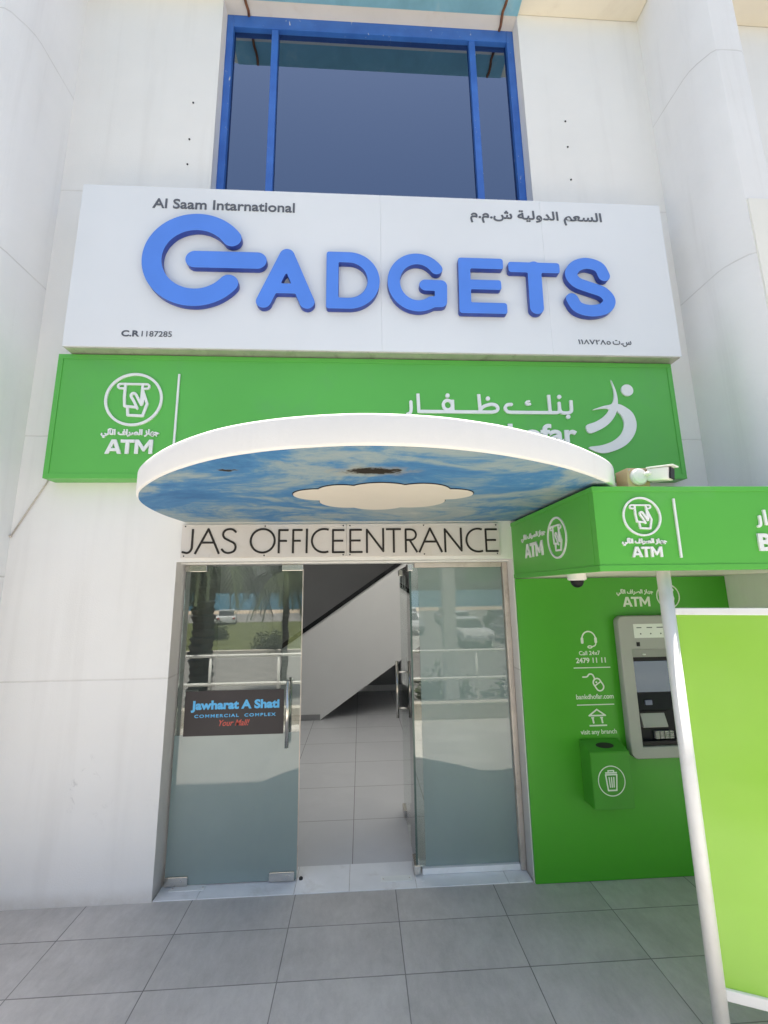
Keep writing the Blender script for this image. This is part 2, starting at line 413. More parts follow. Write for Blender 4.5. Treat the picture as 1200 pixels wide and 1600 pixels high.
def text_groups(body, x0, x1, z0, z1, shear=0.0, spacing=1.0):
    """outlines of a line of text fitted to the box x0..x1, z0..z1 (the box of its ink)"""
    cu = bpy.data.curves.new("t", 'FONT'); cu.body = body; cu.shear = shear; cu.space_character = spacing; cu.resolution_u = 3
    ob = bpy.data.objects.new("t", cu); col.objects.link(ob)
    for o in bpy.context.selected_objects: o.select_set(False)
    ob.select_set(True); bpy.context.view_layer.objects.active = ob
    bpy.ops.object.convert(target='CURVE'); ob = bpy.context.view_layer.objects.active
    loops = []
    for sp in ob.data.splines:
        lp = []
        if sp.type == 'BEZIER':
            bp = sp.bezier_points
            for i in range(len(bp)):
                a, b = bp[i], bp[(i+1) % len(bp)]
                p0, p1, p2, p3 = a.co, a.handle_right, b.handle_left, b.co
                st = (p1-p0).cross(p3-p0).length+(p2-p0).cross(p3-p0).length < 1e-6
                for k in range(1 if st else 4):
                    t = k/4; q = p0*(1-t)**3+p1*3*t*(1-t)**2+p2*3*t*t*(1-t)+p3*t**3; lp.append((q.x, q.y))
        else: lp = [(p.co.x, p.co.y) for p in sp.points]
        if len(lp) > 2: loops.append(lp)
    d = ob.data; bpy.data.objects.remove(ob); bpy.data.curves.remove(d)
    xs = [p[0] for l in loops for p in l]; ys = [p[1] for l in loops for p in l]
    sx = (x1-x0)/(max(xs)-min(xs)); sz = (z1-z0)/(max(ys)-min(ys)); mx, my = min(xs), min(ys)
    loops = [[(x0+(p[0]-mx)*sx, z0+(p[1]-my)*sz) for p in l] for l in loops]
    A = [area(l) for l in loops]; sg = 1 if A[max(range(len(A)), key=lambda i: abs(A[i]))] > 0 else -1
    outs = [i for i in range(len(loops)) if A[i]*sg > 0]; groups = {i: [loops[i]] for i in outs}
    for i in range(len(loops)):
        if A[i]*sg < 0:
            c = [k for k in outs if inside(loops[i][0], loops[k]) and abs(A[k]) > abs(A[i])]
            if c: groups[min(c, key=lambda k: abs(A[k]))].append(loops[i])
            else: groups[i] = [loops[i]]
    return list(groups.values())
def text(name, body, x0, x1, z0, z1, frame, depth, mat, parent, bold=0.0, shear=0.0, spacing=1.0):
    return flat(name, text_groups(body, x0, x1, z0, z1, shear, spacing), frame, depth, mat, parent, offset=bold)
def atm_word(x0, x1, z0, z1):
    """the three bold capitals A T M"""
    A = [[(0, 0), (.37, 1), (.66, 1), (1.03, 0), (.78, 0), (.71, .19), (.31, .19), (.24, 0)], [(.385, .39), (.635, .39), (.51, .76)]]
    T = [[(0, 1), (.86, 1), (.86, .79), (.55, .79), (.55, 0), (.31, 0), (.31, .79), (0, .79)]]
    M = [[(0, 0), (0, 1), (.23, 1), (.56, .48), (.89, 1), (1.12, 1), (1.12, 0), (.89, 0), (.89, .62), (.6, .17), (.52, .17), (.23, .62), (.23, 0)]]
    sx, sz = (x1-x0)/2.96, (z1-z0)
    return [[[(x0+(p[0]+o)*sx, z0+p[1]*sz) for p in lp] for lp in g] for g, o in ((A, 0), (T, .94), (M, 1.84))]
def atm_icon():
    """a hand taking a note from a slot, in a ring; unit circle"""
    r = 0.045; S = []
    S.append((arc(0, 0, .96, .96, 0, 360, 60), r, 1, 1))
    S.append(([(-.5, .585), (.42, .58)]+arc(.42, .495, .085, .085, 90, -90, 8)+[(.33, .41)], r*.8, 1, 1))
    S.append(([(-.36, .415), (-.5, .415)]+arc(-.5, .5, .085, .085, 270, 90, 8), r*.8, 1, 1))
    S.append(([(-.33, .58), (-.33, .1), (-.29, -.26), (.13, -.3)], r, 1, 1))
    S.append((spline([(.15, -.34), (.02, -.08), (-.10, .12), (-.06, .22), (.03, .22), (.10, .12), (.20, -.06), (.28, -.2)], 6), r, 1, 1))
    S.append(([(.27, .56), (.27, .0), (.29, -.2)], r*.9, 1, 1))
    S.append(([(.28, .36), (.38, .1), (.48, -.16), (.36, -.62), (-.15, -.6), (-.19, -.28)], r, 1, 1))
    S.append(([(.30, .30), (.33, -.05), (.30, -.2)], r*.8, 1, 1))
    return stroke_loops(S, 0.013)
ATM_ICON = atm_icon()
AR_ATM = arabic('جهاز الصراف الآلي')
def kufic():
    r = 0.0115
    S = [(spline([(.505, 3.095), (.506, 3.04), (.499, 3.008), (.478, 2.996)]), r, 0, 0),
         ([(.557, 3.152), (.560, 3.018), (1.085, 3.018)]+spline([(1.085, 3.018), (1.118, 3.027), (1.128, 3.048), (1.115, 3.07), (1.08, 3.077), (1.03, 3.062), (1.0, 3.035)])[1:], r, 0, 1),
         ([(.995, 3.153), (1.0, 3.018)], r, 0, 1),
         (arc(.768, 3.068, .032, .036, 0, 360, 28), r*.95, 1, 1), ([(.803, 3.108), (.803, 3.018)], r, 0, 1),
         (spline([(1.232, 3.078), (1.198, 3.074), (1.182, 3.05), (1.196, 3.024), (1.225, 3.018)])+[(1.508, 3.018), (1.508, 3.154)], r, 0, 0),
         (spline([(1.36, 3.103), (1.341, 3.098), (1.338, 3.084), (1.352, 3.078)]), r*.7, 1, 1), ([(1.338, 3.079), (1.372, 3.083)], r*.7, 0, 0),
         ([(1.508, 3.018), (1.56, 3.019)]+spline([(1.56, 3.019), (1.578, 3.035), (1.58, 3.098)])[1:], r, 1, 0),
         ([(1.580, 3.05)]+spline([(1.583, 3.03), (1.6, 3.018), (1.64, 3.018), (1.664, 3.03), (1.668, 3.06)])+[(1.669, 3.114)], r, 1, 0)]
    D = [(1.06, 3.121, .0155), (.769, 3.140, .0155), (1.585, 3.140, .0155), (1.638, 2.988, .0155)]
    return stroke_loops(S, 0.0022, D)
KUFIC = kufic()
SW1 = spline([(1.985, 3.278), (2.011, 3.2), (2.019, 3.119), (2.004, 3.038), (1.961, 2.966), (1.901, 2.913), (1.819, 2.872), (1.780, 2.866), (1.764, 2.888), (1.767, 2.925), (1.835, 2.951), (1.905, 2.995), (1.944, 3.045), (1.9, 3.053), (1.822, 3.041), (1.902, 3.071), (1.970, 3.090), (1.992, 3.14), (1.996, 3.2)], 5, True)
SW2 = spline([(2.013, 3.088), (2.073, 3.064), (2.122, 3.015), (2.138, 2.936), (2.112, 2.856), (2.047, 2.782), (1.958, 2.737), (1.856, 2.716), (1.765, 2.757), (1.863, 2.775), (1.95, 2.808), (2.018, 2.864), (2.046, 2.935), (2.034, 2.998), (2.006, 3.034)], 5, True)
DOT = arc(2.1, 3.198, .045, .045, 0, 360, 30)[:-1]

# ------------------------------------------------------------------ materials
M_wall = wall_mat(); M_pillar = pillar_mat()
M_cream = paint("cream_paint", (0.78, 0.72, 0.60), 0.75, 0.05, 1.5, 0.15, 80, spec=0.3, dirt=(0.5, 0.42, 0.32), dirt_scale=1.6, dirt_amt=0.35)
M_pale = paint("pale_cream_board", (0.83, 0.81, 0.74), 0.6, 0.04, 1.5, 0.05, 40)
M_soffitw = paint("soffit_white", (0.78, 0.74, 0.67), 0.8, 0.05, 2, 0.15, 80, spec=0.3, dirt=(0.6, 0.48, 0.36), dirt_scale=3, dirt_amt=0.4)
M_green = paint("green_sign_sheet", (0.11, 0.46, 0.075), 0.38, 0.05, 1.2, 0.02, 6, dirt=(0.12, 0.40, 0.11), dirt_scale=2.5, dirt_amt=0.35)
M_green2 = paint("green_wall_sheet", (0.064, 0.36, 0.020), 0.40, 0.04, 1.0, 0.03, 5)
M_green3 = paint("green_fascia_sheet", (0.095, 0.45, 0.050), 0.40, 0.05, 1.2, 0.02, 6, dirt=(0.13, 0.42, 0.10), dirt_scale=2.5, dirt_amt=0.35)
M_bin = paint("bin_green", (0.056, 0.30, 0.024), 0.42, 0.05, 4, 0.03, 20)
M_white = paint("white_letter", (0.80, 0.82, 0.80), 0.45, 0.03, 8)
M_vinyl = paint("white_vinyl", (0.74, 0.80, 0.72), 0.5, 0.03, 8)
M_board = paint("white_sign_board", (0.77, 0.79, 0.81), 0.42, 0.03, 0.8, 0.03, 3)
M_blue = paint("blue_letter_face", (0.09, 0.25, 0.80), 0.35, 0.05, 3)
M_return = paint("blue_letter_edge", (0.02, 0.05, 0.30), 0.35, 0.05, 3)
M_navy = paint("slate_lettering", (0.10, 0.11, 0.13), 0.5, 0.05, 10)
M_steelw = paint("white_powder_coat", (0.80, 0.80, 0.78), 0.35, 0.03, 4, dirt=(0.6, 0.57, 0.5), dirt_scale=5, dirt_amt=0.3)
M_chrome = paint("brushed_steel", (0.72, 0.69, 0.64), 0.22, 0.06, 20, metal=1.0)
M_alu = paint("aged_aluminium", (0.62, 0.56, 0.50), 0.42, 0.10, 9, metal=0.55, dirt=(0.30, 0.24, 0.19), dirt_scale=7, dirt_amt=0.6)
M_black = paint("black_plastic", (0.010, 0.010, 0.012), 0.45, 0.1, 10, spec=0.25)
M_dark = paint("dark_graphite", (0.014, 0.015, 0.020), 0.5, 0.1, 10, spec=0.2)
M_rust = paint("rusty_steel", (0.22, 0.095, 0.05), 0.85, 0.35, 30, 0.4, 90)
M_beige = paint("beige_plastic", (0.62, 0.46, 0.26), 0.5, 0.06, 12)
M_camw = paint("camera_white", (0.82, 0.80, 0.77), 0.35, 0.03, 8)
M_bezel = paint("atm_grey", (0.39, 0.385, 0.38), 0.42, 0.04, 3, 0.04, 200)
M_letterink = paint("brown_black_ink", (0.022, 0.017, 0.014), 0.5, 0.1, 20)
M_plate = paint("name_plate", (0.71, 0.66, 0.62), 0.30, 0.05, 1.6, dirt=(0.60, 0.50, 0.36), dirt_scale=2.2, dirt_amt=0.35)
M_sticker = paint("sticker_brown", (0.030, 0.024, 0.027), 0.45, 0.08, 4)
M_cyan = paint("sticker_cyan", (0.12, 0.50, 0.86), 0.5, 0.03, 8)
M_cardlight = paint("card_label", (0.16, 0.18, 0.30), 0.4, 0.1, 30)
M_red = paint("sticker_red", (0.62, 0.10, 0.07), 0.5, 0.03, 8)
M_marble = paint("white_marble_sill", (0.84, 0.85, 0.86), 0.25, 0.06, 4, dirt=(0.55, 0.52, 0.47), dirt_scale=5, dirt_amt=0.4)
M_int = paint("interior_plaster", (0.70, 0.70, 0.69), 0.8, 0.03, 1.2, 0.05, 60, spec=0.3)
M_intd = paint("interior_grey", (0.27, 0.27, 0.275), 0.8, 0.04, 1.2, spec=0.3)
M_rub = paint("rubber", (0.02, 0.02, 0.02), 0.7, 0.1, 10)
M_lamp = paint("opal_panel", (0.74, 0.68, 0.59), 0.5, 0.04, 2)
M_floor = tile_mat("pavement_tile", 0.6, 0.3271, -1.45, -0.2515, 0.0036, (0.39, 0.372, 0.352), (0.55, 0.527, 0.50), (0.12, 0.112, 0.105), 0.55, 1.0, 0.35, 0.22)
M_ifloor = tile_mat("lobby_tile", 0.6, 0.583, 0.085, 0.25, 0.004, (0.60, 0.61, 0.63), (0.67, 0.68, 0.70), (0.16, 0.15, 0.15), 0.22, 0.1, 0.5, 0.0, 0.0, 0.03)
M_glass = glass_mat("clear_glass", (0.76, 0.82, 0.80), 0.085)
M_winglass = glass_mat("dark_window_glass", (0.06, 0.08, 0.14), 0.22, gc=(0.60, 0.76, 1.0))  # bluish gloss tint puts the sky's blue reflection into the glass colour
M_addedpane = glass_mat("added_window_glass", (0.88, 0.90, 0.89), 0.03)  # for the side windows added to light the lobby
def opal():
    m, N, P = newmat("opal_fill_panel"); out = [n for n in N.n if n.type == 'OUTPUT_MATERIAL'][0]
    tl = N.add("ShaderNodeBsdfTranslucent"); tl.inputs[0].default_value = (0.80, 0.82, 0.84, 1); P.inputs["Base Color"].default_value = (0.7, 0.7, 0.7, 1)
    mx = N.add("ShaderNodeMixShader"); mx.inputs[0].default_value = 0.85; N.l.new(P.outputs[0], mx.inputs[1]); N.l.new(tl.outputs[0], mx.inputs[2]); N.l.new(mx.outputs[0], out.inputs[0]); return m
M_opal = opal()  # for the unseen ceiling panel added to light the lobby
M_frost = frost_mat("frosted_film", (0.37, 0.47, 0.45), 0.04)
M_edge = paint("glass_edge", (0.10, 0.16, 0.14), 0.2, 0.05, 10)

def soffit_blue():
    m, N, P = newmat("faded_blue_paint"); o, x, y, z = N.obj()
    c = N.ramp(N.noise(o, 3.0, 6, 0.65, 0.6), [(0.3, (0.20, 0.42, 0.52)), (0.55, (0.24, 0.50, 0.62)), (0.75, (0.42, 0.60, 0.64))])
    N.put(P.inputs["Base Color"], c); P.inputs["Roughness"].default_value = 0.8; return m
M_tealsoffit = soffit_blue()

def blueframe():
    m, N, P = newmat("blue_window_paint"); o, x, y, z = N.obj()
    c = N.ramp(N.noise(o, 6, 5), [(0.3, (0.028, 0.125, 0.48)), (0.7, (0.042, 0.17, 0.58))])
    chip = N.smooth(N.noise(o, 24, 7, 0.7, 0.5, (1, 1, 0.45)), 0.655, 0.68)
    c = N.mix(chip, c, (0.62, 0.63, 0.62))
    N.put(P.inputs["Base Color"], c); P.inputs["Roughness"].default_value = 0.5; return m
M_bframe = blueframe()

def skypaint():
    """faded hand-painted clouds on a blue ground, with two broken patches"""
    m, N, P = newmat("painted_sky"); o, x, y, z = N.obj()
    a = N.noise(o, 1.5, 8, 0.66, 0.7, (1.0, 1.2, 1)); b = N.noise(o, 6.0, 8, 0.78, 1.2, (0.6, 1.6, 1))
    f = N.m('ADD', N.m('MULTIPLY_ADD', a, 0.95, -0.135), N.m('MULTIPLY', b, 0.32))
    f = N.m('ADD', f, N.m('MULTIPLY', N.smooth(x, 0.1, 0.7), 0.07))
    c = N.ramp(f, [(0.36, (0.045, 0.16, 0.36)), (0.47, (0.07, 0.22, 0.44)), (0.52, (0.16, 0.29, 0.42)), (0.56, (0.27, 0.36, 0.41)), (0.64, (0.34, 0.40, 0.41)), (0.74, (0.46, 0.49, 0.46))])
    # small stroke marks
    s = N.smooth(N.noise(o, 30, 5, 0.7, 1.0, (0.5, 2, 1)), 0.60, 0.72)
    c = N.mix(N.m('MULTIPLY', s, 0.35), c, (0.10, 0.17, 0.24))
    edge = N.noise(o, 16, 5, 0.65)
    for cx, cy, rx, ry, halo in ((0.20, -1.275, 0.115, 0.048, 1.9), (-0.382, -1.283, 0.042, 0.020, 1.3)):
        dx = N.m('DIVIDE', N.m('SUBTRACT', x, cx), rx); dy = N.m('DIVIDE', N.m('SUBTRACT', y, cy), ry)
        d = N.m('SQRT', N.m('ADD', N.m('MULTIPLY', dx, dx), N.m('MULTIPLY', dy, dy)))
        d = N.m('ADD', d, N.m('MULTIPLY_ADD', edge, 2.6, -1.3))
        c = N.mix(N.m('MULTIPLY', N.m('SUBTRACT', 1.0, N.smooth(d, halo*0.4, halo)), 0.7), c, (0.36, 0.35, 0.29))
        c = N.mix(N.m('SUBTRACT', 1.0, N.smooth(d, 0.7, 1.15)), c, (0.022, 0.016, 0.011))
    N.put(P.inputs["Base Color"], c); P.inputs["Roughness"].default_value = 0.75
    P.inputs["Specular IOR Level"].default_value = 0.3
    N.put(P.inputs["Normal"], N.bump(N.noise(o, 40, 6, 0.7), 0.25, 0.006)); return m
M_skypaint = skypaint()

def limemat():
    m, N, P = newmat("lime_acrylic"); o, x, y, z = N.obj()
    c = N.ramp(N.noise(o, 1.6, 4, 0.5, 0.4), [(0.3, (0.44, 0.78, 0.10)), (0.7, (0.50, 0.82, 0.15))])
    N.put(P.inputs["Base Color"], c); P.inputs["Roughness"].default_value = 0.16
    tl = N.add("ShaderNodeBsdfTranslucent"); N.put(tl.inputs[0], c)
    mx = N.add("ShaderNodeMixShader"); mx.inputs[0].default_value = 0.4
    out = [n for n in N.n if n.type == 'OUTPUT_MATERIAL'][0]
    N.l.new(P.outputs[0], mx.inputs[1]); N.l.new(tl.outputs[0], mx.inputs[2]); N.l.new(mx.outputs[0], out.inputs[0]); return m
M_lime = limemat()

def screenmat():
    m, N, P = newmat("atm_screen"); P.inputs["Base Color"].default_value = (0.06, 0.08, 0.105, 1); P.inputs["Roughness"].default_value = 0.10
    P.inputs["Specular IOR Level"].default_value = 0.8
    P.inputs["Emission Color"].default_value = (0.13, 0.19, 0.27, 1); P.inputs["Emission Strength"].default_value = 0.10; return m
M_screen = screenmat()

# ------------------------------------------------------------------ the building
bld = empty("office_building", (0.27, 0.0, 0.0), "white rendered office building with round-edged pillars either side of its glass entrance", "building")
WX0, WX1, WZ0, WZ1 = -1.035, 1.585, 4.66, 6.92
DX0, DX1, DZ1 = -1.083, 1.203, 1.985
TOP = 9.7
flat("wall", [[[(-9, 0), (-1.083, 0), (-1.083, DZ1), (DX1, DZ1), (DX1, 0), (9, 0), (9, TOP), (-9, TOP)], [(WX0, WZ0), (WX0, WZ1), (WX1, WZ1), (WX1, WZ0)], [(-6.4, .35), (-6.4, 2.6), (-3.1, 2.6), (-3.1, .35)], [(3.6, .35), (3.6, 1.8), (6.9, 1.8), (6.9, .35)]]],
     front(0.26), 0.26, M_wall, bld)
for s in (1, -1):
    X = (lambda v: v) if s == 1 else (lambda v: 0.55-v)
    poly = [(2.72, 0.02), (2.72, -.36), (2.728, -.41), (2.75, -.46), (2.80, -.535), (2.828, -.553), (2.87, -.557), (2.99, -.557), (3.03, -.553), (3.06, -.535), (3.11, -.46), (3.13, -.41), (3.14, -.36), (3.14, 0.02)]
    poly = [(X(a), b) for a, b in poly]
    b = MB(); b.prism(poly, 'z', 0, 8.3); b.build("pillar", M_pillar, bld, 25)
MB().box(2.835, 3.025, -.566, -.55, 2.3, 4.42, 0.003).build("cream_panel", M_pale, bld)
# cornice between and beside the pillars, with the window's painted soffit
b = MB(); b.box(-2.168, 2.718, -.19, -.002, 6.925, 7.5, 0.006); b.box(3.142, 9, -.19, -.002, 6.96, 7.5, 0.006); b.box(-9, -2.592, -.19, -.002, 6.96, 7.5, 0.006)
b.build("cornice", M_cream, bld)
MB().box(-1.04, 1.592, -.188, 0.0, 6.912, 6.923).build("soffit", M_tealsoffit, bld)
MB().box(WX0+.001, WX1-.001, 0.001, .258, 6.911, 6.921).build("soffit", M_soffitw, bld)
wf = MB()
def wbar(x0, x1, z0, z1, y0=.105, y1=.19): wf.box(x0, x1, y0, y1, z0, z1, 0.004)
wbar(WX0+.002, WX0+.062, WZ0, 6.909); wbar(WX1-.066, WX1-.002, WZ0, 6.909); wbar(WX0+.0625, WX1-.0665, 6.775, 6.909); wbar(WX0+.0625, WX1-.0665, WZ0, WZ0+.07)
win = wf.build("window", M_bframe, bld)
for xm in (-.606, 1.19):
    MB().box(xm-.029, xm+.029, .11, .18, WZ0+.0705, 6.7745, 0.004).build("mullion", M_bframe, win)
MB().box(WX0+.04, WX1-.04, .146, .154, WZ0+.04, 6.80).build("pane", M_winglass, win)
for x0, x1, z1 in ((-6.4, -3.1, 2.6), (3.6, 6.9, 1.8)):  # unseen side windows, added to bring daylight into the lobby
    b = MB(); b.box(x0+.001, x1-.001, .10, .16, .352, .41); b.box(x0+.001, x1-.001, .10, .16, z1-.06, z1-.002); b.box(x0+.001, x0+.06, .10, .16, .411, z1-.061); b.box(x1-.06, x1-.001, .10, .16, .411, z1-.061)
    sw = b.build("window", M_bframe, bld); MB().box(x0+.03, x1-.03, .127, .133, .38, z1-.03).build("pane", M_addedpane, sw)
MB().box(WX0-.3, WX1+.3, .6, .65, WZ0-.3, 7.3).build("dark_backing", M_dark, bld)  # dark sheet behind the upper window
for x, z in ((-1.222, 5.766), (-1.228, 5.4), (-1.227, 5.158), (1.932, 5.759), (1.929, 5.491), (1.926, 5.159)):
    MB().lathe([(0.004, 0.0), (0.007, 0.003), (0.007, 0.008)], (x, -.008, z), 'y', 12).build("wall_plug", M_dark, bld)
# parapet, roof and end walls give the mass that shades the entrance
b = MB(); b.box(-9, 9, .27, 1.5, 8.0, 8.25); b.box(-9, 9, 3.4, 9, 8.0, 8.25); b.box(-9, -2.8, 1.501, 3.399, 8.0, 8.25); b.box(2.8, 9, 1.501, 3.399, 8.0, 8.25); b.box(-9, -8.75, .27, 9, 0, 7.99); b.box(8.75, 9, .27, 9, 0, 7.99); b.box(-9, 9, 9.01, 9.2, 3.2, 8.25)
b.build("roof", M_wall, bld)  # gap left in the roof so sun reaches the added lobby ceiling panel

# ------------------------------------------------------------------ lobby behind the doors
t = MB(); t.box(-9, 9, .26, 12, -.2, 0.0, 0); setp(t.build("lobby_floor", M_ifloor), kind="structure")
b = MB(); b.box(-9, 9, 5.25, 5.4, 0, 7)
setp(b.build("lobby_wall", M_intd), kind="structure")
b = MB(); b.box(-9, -2.6, .27, 3.4, 3.2, 3.35); b.box(2.6, 9, .27, 3.4, 3.2, 3.35); b.box(-2.599, 2.599, .27, .9, 3.2, 3.35); b.box(-2.599, 2.599, 2.9, 3.4, 3.2, 3.35); b.box(-9, 1.9, 3.401, 5.249, 3.2, 3.35)
b.build("lobby_ceiling", M_int)["kind"] = "structure"
lt_ = setp(MB().box(-2.598, 2.598, .901, 2.899, 3.25, 3.26).build("fill_light_panel", M_opal), "unseen opal ceiling panel added to light the lobby behind the entrance", "fill_light_panel")  # translucent panel added out of view to pass sun down and brighten the lobby
setp(MB().box(-9, 9, 5.235, 5.249, 0.001, .10).build("skirting", M_int), kind="structure")
setp(MB().box(-1.08, -.96, .55, 3.4, 0.001, 3.19).build("lobby_wall", M_intd), kind="structure")  # partition added to keep the view through the closed leaf dark
st = empty("staircase", (-0.4, 3.55, 0), "grey solid-sided staircase climbing to the right inside the doorway", "staircase")
MB().prism([(-2.15, 0.001), (-.43, 0.001), (-.39, .03), (3.15, 2.41), (3.15, 3.80), (-2.15, .18)], 'y', 3.55, 3.67).build("side_wall", M_int, st)
MB().prism([(-2.15, .181), (3.15, 3.801), (3.15, 3.872), (-2.15, .252)], 'y', 3.53, 3.69).build("handrail", M_black, st)
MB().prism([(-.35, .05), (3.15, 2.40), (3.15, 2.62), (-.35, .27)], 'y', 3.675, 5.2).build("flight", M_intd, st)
MB().box(-2.15, -.43, 3.535, 3.549, .002, .075).build("skirting", M_intd, st)

# ------------------------------------------------------------------ outside ground
t = MB(); t.box(-9, 9, -3.115, 0.255, -.2, 0.0, 0); fl = setp(t.build("pavement", M_floor), kind="structure")
b = MB()
xs = [-1.081, -.83, -.26, .07, .48, 1.05, 1.201]
for a, c in zip(xs, xs[1:]): b.box(a+.0015, c-.0015, 0.004, 0.262, .0005, .006, 0.001)
sill = setp(b.build("door_sill", M_marble), kind="structure")

# ------------------------------------------------------------------ door frame, doors
df = empty("door_frame", (0.06, .1, 0), "white and aged aluminium frame around the double glass entrance", "door frame")
b = MB(); b.box(-1.081, 1.201, .07, .19, 1.972, 1.984, .002); b.build("head", M_steelw, df)
b = MB(); b.box(1.165, 1.201, .105, .175, .008, 1.971, .003); b.build("jamb", M_alu, df)
b = MB(); b.box(.53, 1.164, .115, .165, 1.938, 1.971, .003); b.build("glazing_channel", M_alu, df)
b = MB(); b.box(.53, 1.164, .112, .168, .008, .042, .003); b.build("bottom_channel", M_marble, df)
gp = empty("glass_panel", (.85, .14, 0.04), "fixed frosted glass panel on the right of the entrance, reflecting parked cars", "glass panel")
MB().box(.505, 1.163, .136, .144, .043, 1.937).build("pane", M_glass, gp)
MB().box(.556, 1.163, .1335, .1352, .043, 1.937).build("frosted_film", M_frost, gp)

def patch(bm, x0, x1, z0, z1, y0, y1): bm.box(x0, x1, y0, y1, z0, z1, .003)
def tube_handle(x, ylist, z0, z1, parent, axis='y', c=0.0, post=(.12, .82)):
    b = MB()
    for yy in ylist:
        p = (lambda z: (x, yy, z)) if axis == 'y' else (lambda z: (yy, x, z))
        b.tube([p(z0), p(z1)], .0125, 14)
    for f in post:
        zz = z0+(z1-z0)*f
        if axis == 'y': b.tube([(x, min(ylist), zz), (x, max(ylist), zz)], .007, 10)
        else: b.tube([(min(ylist), x, zz), (max(ylist), x, zz)], .007, 10)
    return b.build("handle", M_chrome, parent)
dl = empty("glass_door", (-.66, .13, .01), "closed glass door leaf with a dark complex sticker and palms reflected in it", "glass door", "glass entrance doors")
MB().box(-1.066, -.262, .126, .136, .012, 1.962).build("pane", M_glass, dl)
MB().box(-1.066, -.262, .1235, .1252, .012, .868).build("frosted_film", M_frost, dl)
MB().box(-.2615, -.256, .125, .137, .06, 1.935).build("edge_strip", M_alu, dl)
for (x0, x1, z0, z1) in ((-1.068, -.92, 1.925, 1.970), (-.405, -.258, 1.925, 1.970), (-1.085+.018, -.925, .010, .062), (-.43, -.275, .010, .062)):
    b = MB(); patch(b, x0, x1, z0, z1, .112, .15); b.lathe([(.008, 0), (.008, .004)], (x1-.04, .109, (z0+z1)/2), 'y', 12); b.build("patch_fitting", M_chrome, dl)
tube_handle(-.336, (.075, .19), .79, 1.20, dl)
stk = MB().box(-1.012, -.368, .1215, .1232, .862, 1.139).build("sticker", M_sticker, dl)
text("lettering", "Jawharat A Shati", -.968, -.400, 1.010, 1.076, front(.1214), .0006, M_cyan, stk, bold=.0035)
text("lettering", "COMMERCIAL  COMPLEX", -.946, -.421, .974, .9925, front(.1214), .0006, M_cyan, stk, bold=.0008, spacing=1.25)
text("lettering", "Your Mall!", -.784, -.589, .920, .957, front(.1214), .0006, M_red, stk, bold=.0005, shear=.35)
ODX = .50
do = empty("glass_door", (ODX, .13, .01), "glass door leaf standing open into the dark lobby, seen edge-on", "glass door", "glass entrance doors")
MB().box(ODX-.005, ODX+.005, .15, .925, .012, 1.962).build("pane", M_glass, do)
MB().box(ODX+.0056, ODX+.0072, .15, .925, .012, .868).build("frosted_film", M_frost, do)
MB().box(ODX-.0065, ODX+.0065, .144, .1495, .055, 1.93).build("edge_strip", M_edge, do)
for (y0, y1, z0, z1) in ((.11, .24, .010, .062), (.80, .925, .010, .062), (.11, .24, 1.915, 1.965), (.80, .925, 1.905, 1.955)):
    MB().box(ODX-.019, ODX+.019, y0, y1, z0, z1, .003).build("patch_fitting", M_chrome, do)
tube_handle(.77, (ODX-.055, ODX+.055), .76, 1.20, do, 'x', post=(.16, .80))
os_ = MB().box(ODX+.0078, ODX+.0092, .20, .70, .90, 1.139).build("sticker", M_sticker, do)
for n, (x0, x1, y0, y1) in enumerate(((-1.02, -.81, .075, .125), (.265, .46, .065, .118))):
    fc = empty("floor_plate", ((x0+x1)/2, (y0+y1)/2, .006), ("pale metal floor plate under the closed door leaf's outer corner", "pale metal floor plate under the open door's hinge")[n], "floor plate", "door closer plates in the sill")
    b = MB(); b.box(x0, x1, y0, y1, .0065, .0095, .001); b.build("cover", M_white, fc)
    for q in (x0+.015, x1-.015): MB().lathe([(.005, 0), (.004, .0015)], (q, (y0+y1)/2, .0096), 'z', 10).build("screw", M_alu, fc)
for n, x in enumerate((-.283, -.235)):
    o = MB().lathe([(.012, 0), (.012, .008), (.008, .012)], (x, .135, .006), 'z', 14).build("door_stop", M_rub)
    setp(o, ("small black rubber door stop touching the closed leaf", "small black rubber door stop just clear of the closed leaf")[n], "door stop", "rubber stops on the sill")

# ------------------------------------------------------------------ name boards
SW = .0068
LET = {
 'J': [([(-.983, 2.205), (-.983, 2.09)]+arc(-1.015, 2.085, .032, .042, 0, -110, 12)+[(-1.047, 2.050)], SW, 0, 0)],
 'A': [([(-.961, 2.036), (-.880, 2.204)], SW, 0, 1), ([(-.880, 2.204), (-.803, 2.036)], SW, 1, 0), ([(-.925, 2.112), (-.840, 2.112)], SW, 0, 0)],
 'S': [(spline([(-.696, 2.182), (-.715, 2.198), (-.740, 2.203), (-.770, 2.193), (-.782, 2.168), (-.770, 2.142), (-.738, 2.124), (-.706, 2.106), (-.695, 2.080), (-.706, 2.053), (-.740, 2.041), (-.768, 2.048), (-.787, 2.068)], 5), SW, 0, 0)],
 'O': [(arc(-.516, 2.122, .080, .080, 0, 360, 48), SW, 1, 1)],
 'F': [([(-.344, 2.194), (-.407, 2.194), (-.407, 2.036)], SW, 0, 0), ([(-.407, 2.120), (-.353, 2.120)], SW, 0, 0)],
 'F2': [([(-.249, 2.194), (-.312, 2.194), (-.312, 2.036)], SW, 0, 0), ([(-.312, 2.120), (-.260, 2.120)], SW, 0, 0)],
 'I': [([(-.220, 2.203), (-.220, 2.035)], SW, 0, 0)],
 'C': [(arc(-.103, 2.120, .082, .080, 68, 292, 32), SW, 0, 0)],
 'E': [([(.036, 2.192), (-.042, 2.192), (-.042, 2.040), (.038, 2.040)], SW, 0, 0), ([(-.042, 2.118), (.028, 2.118)], SW, 0, 0)]}
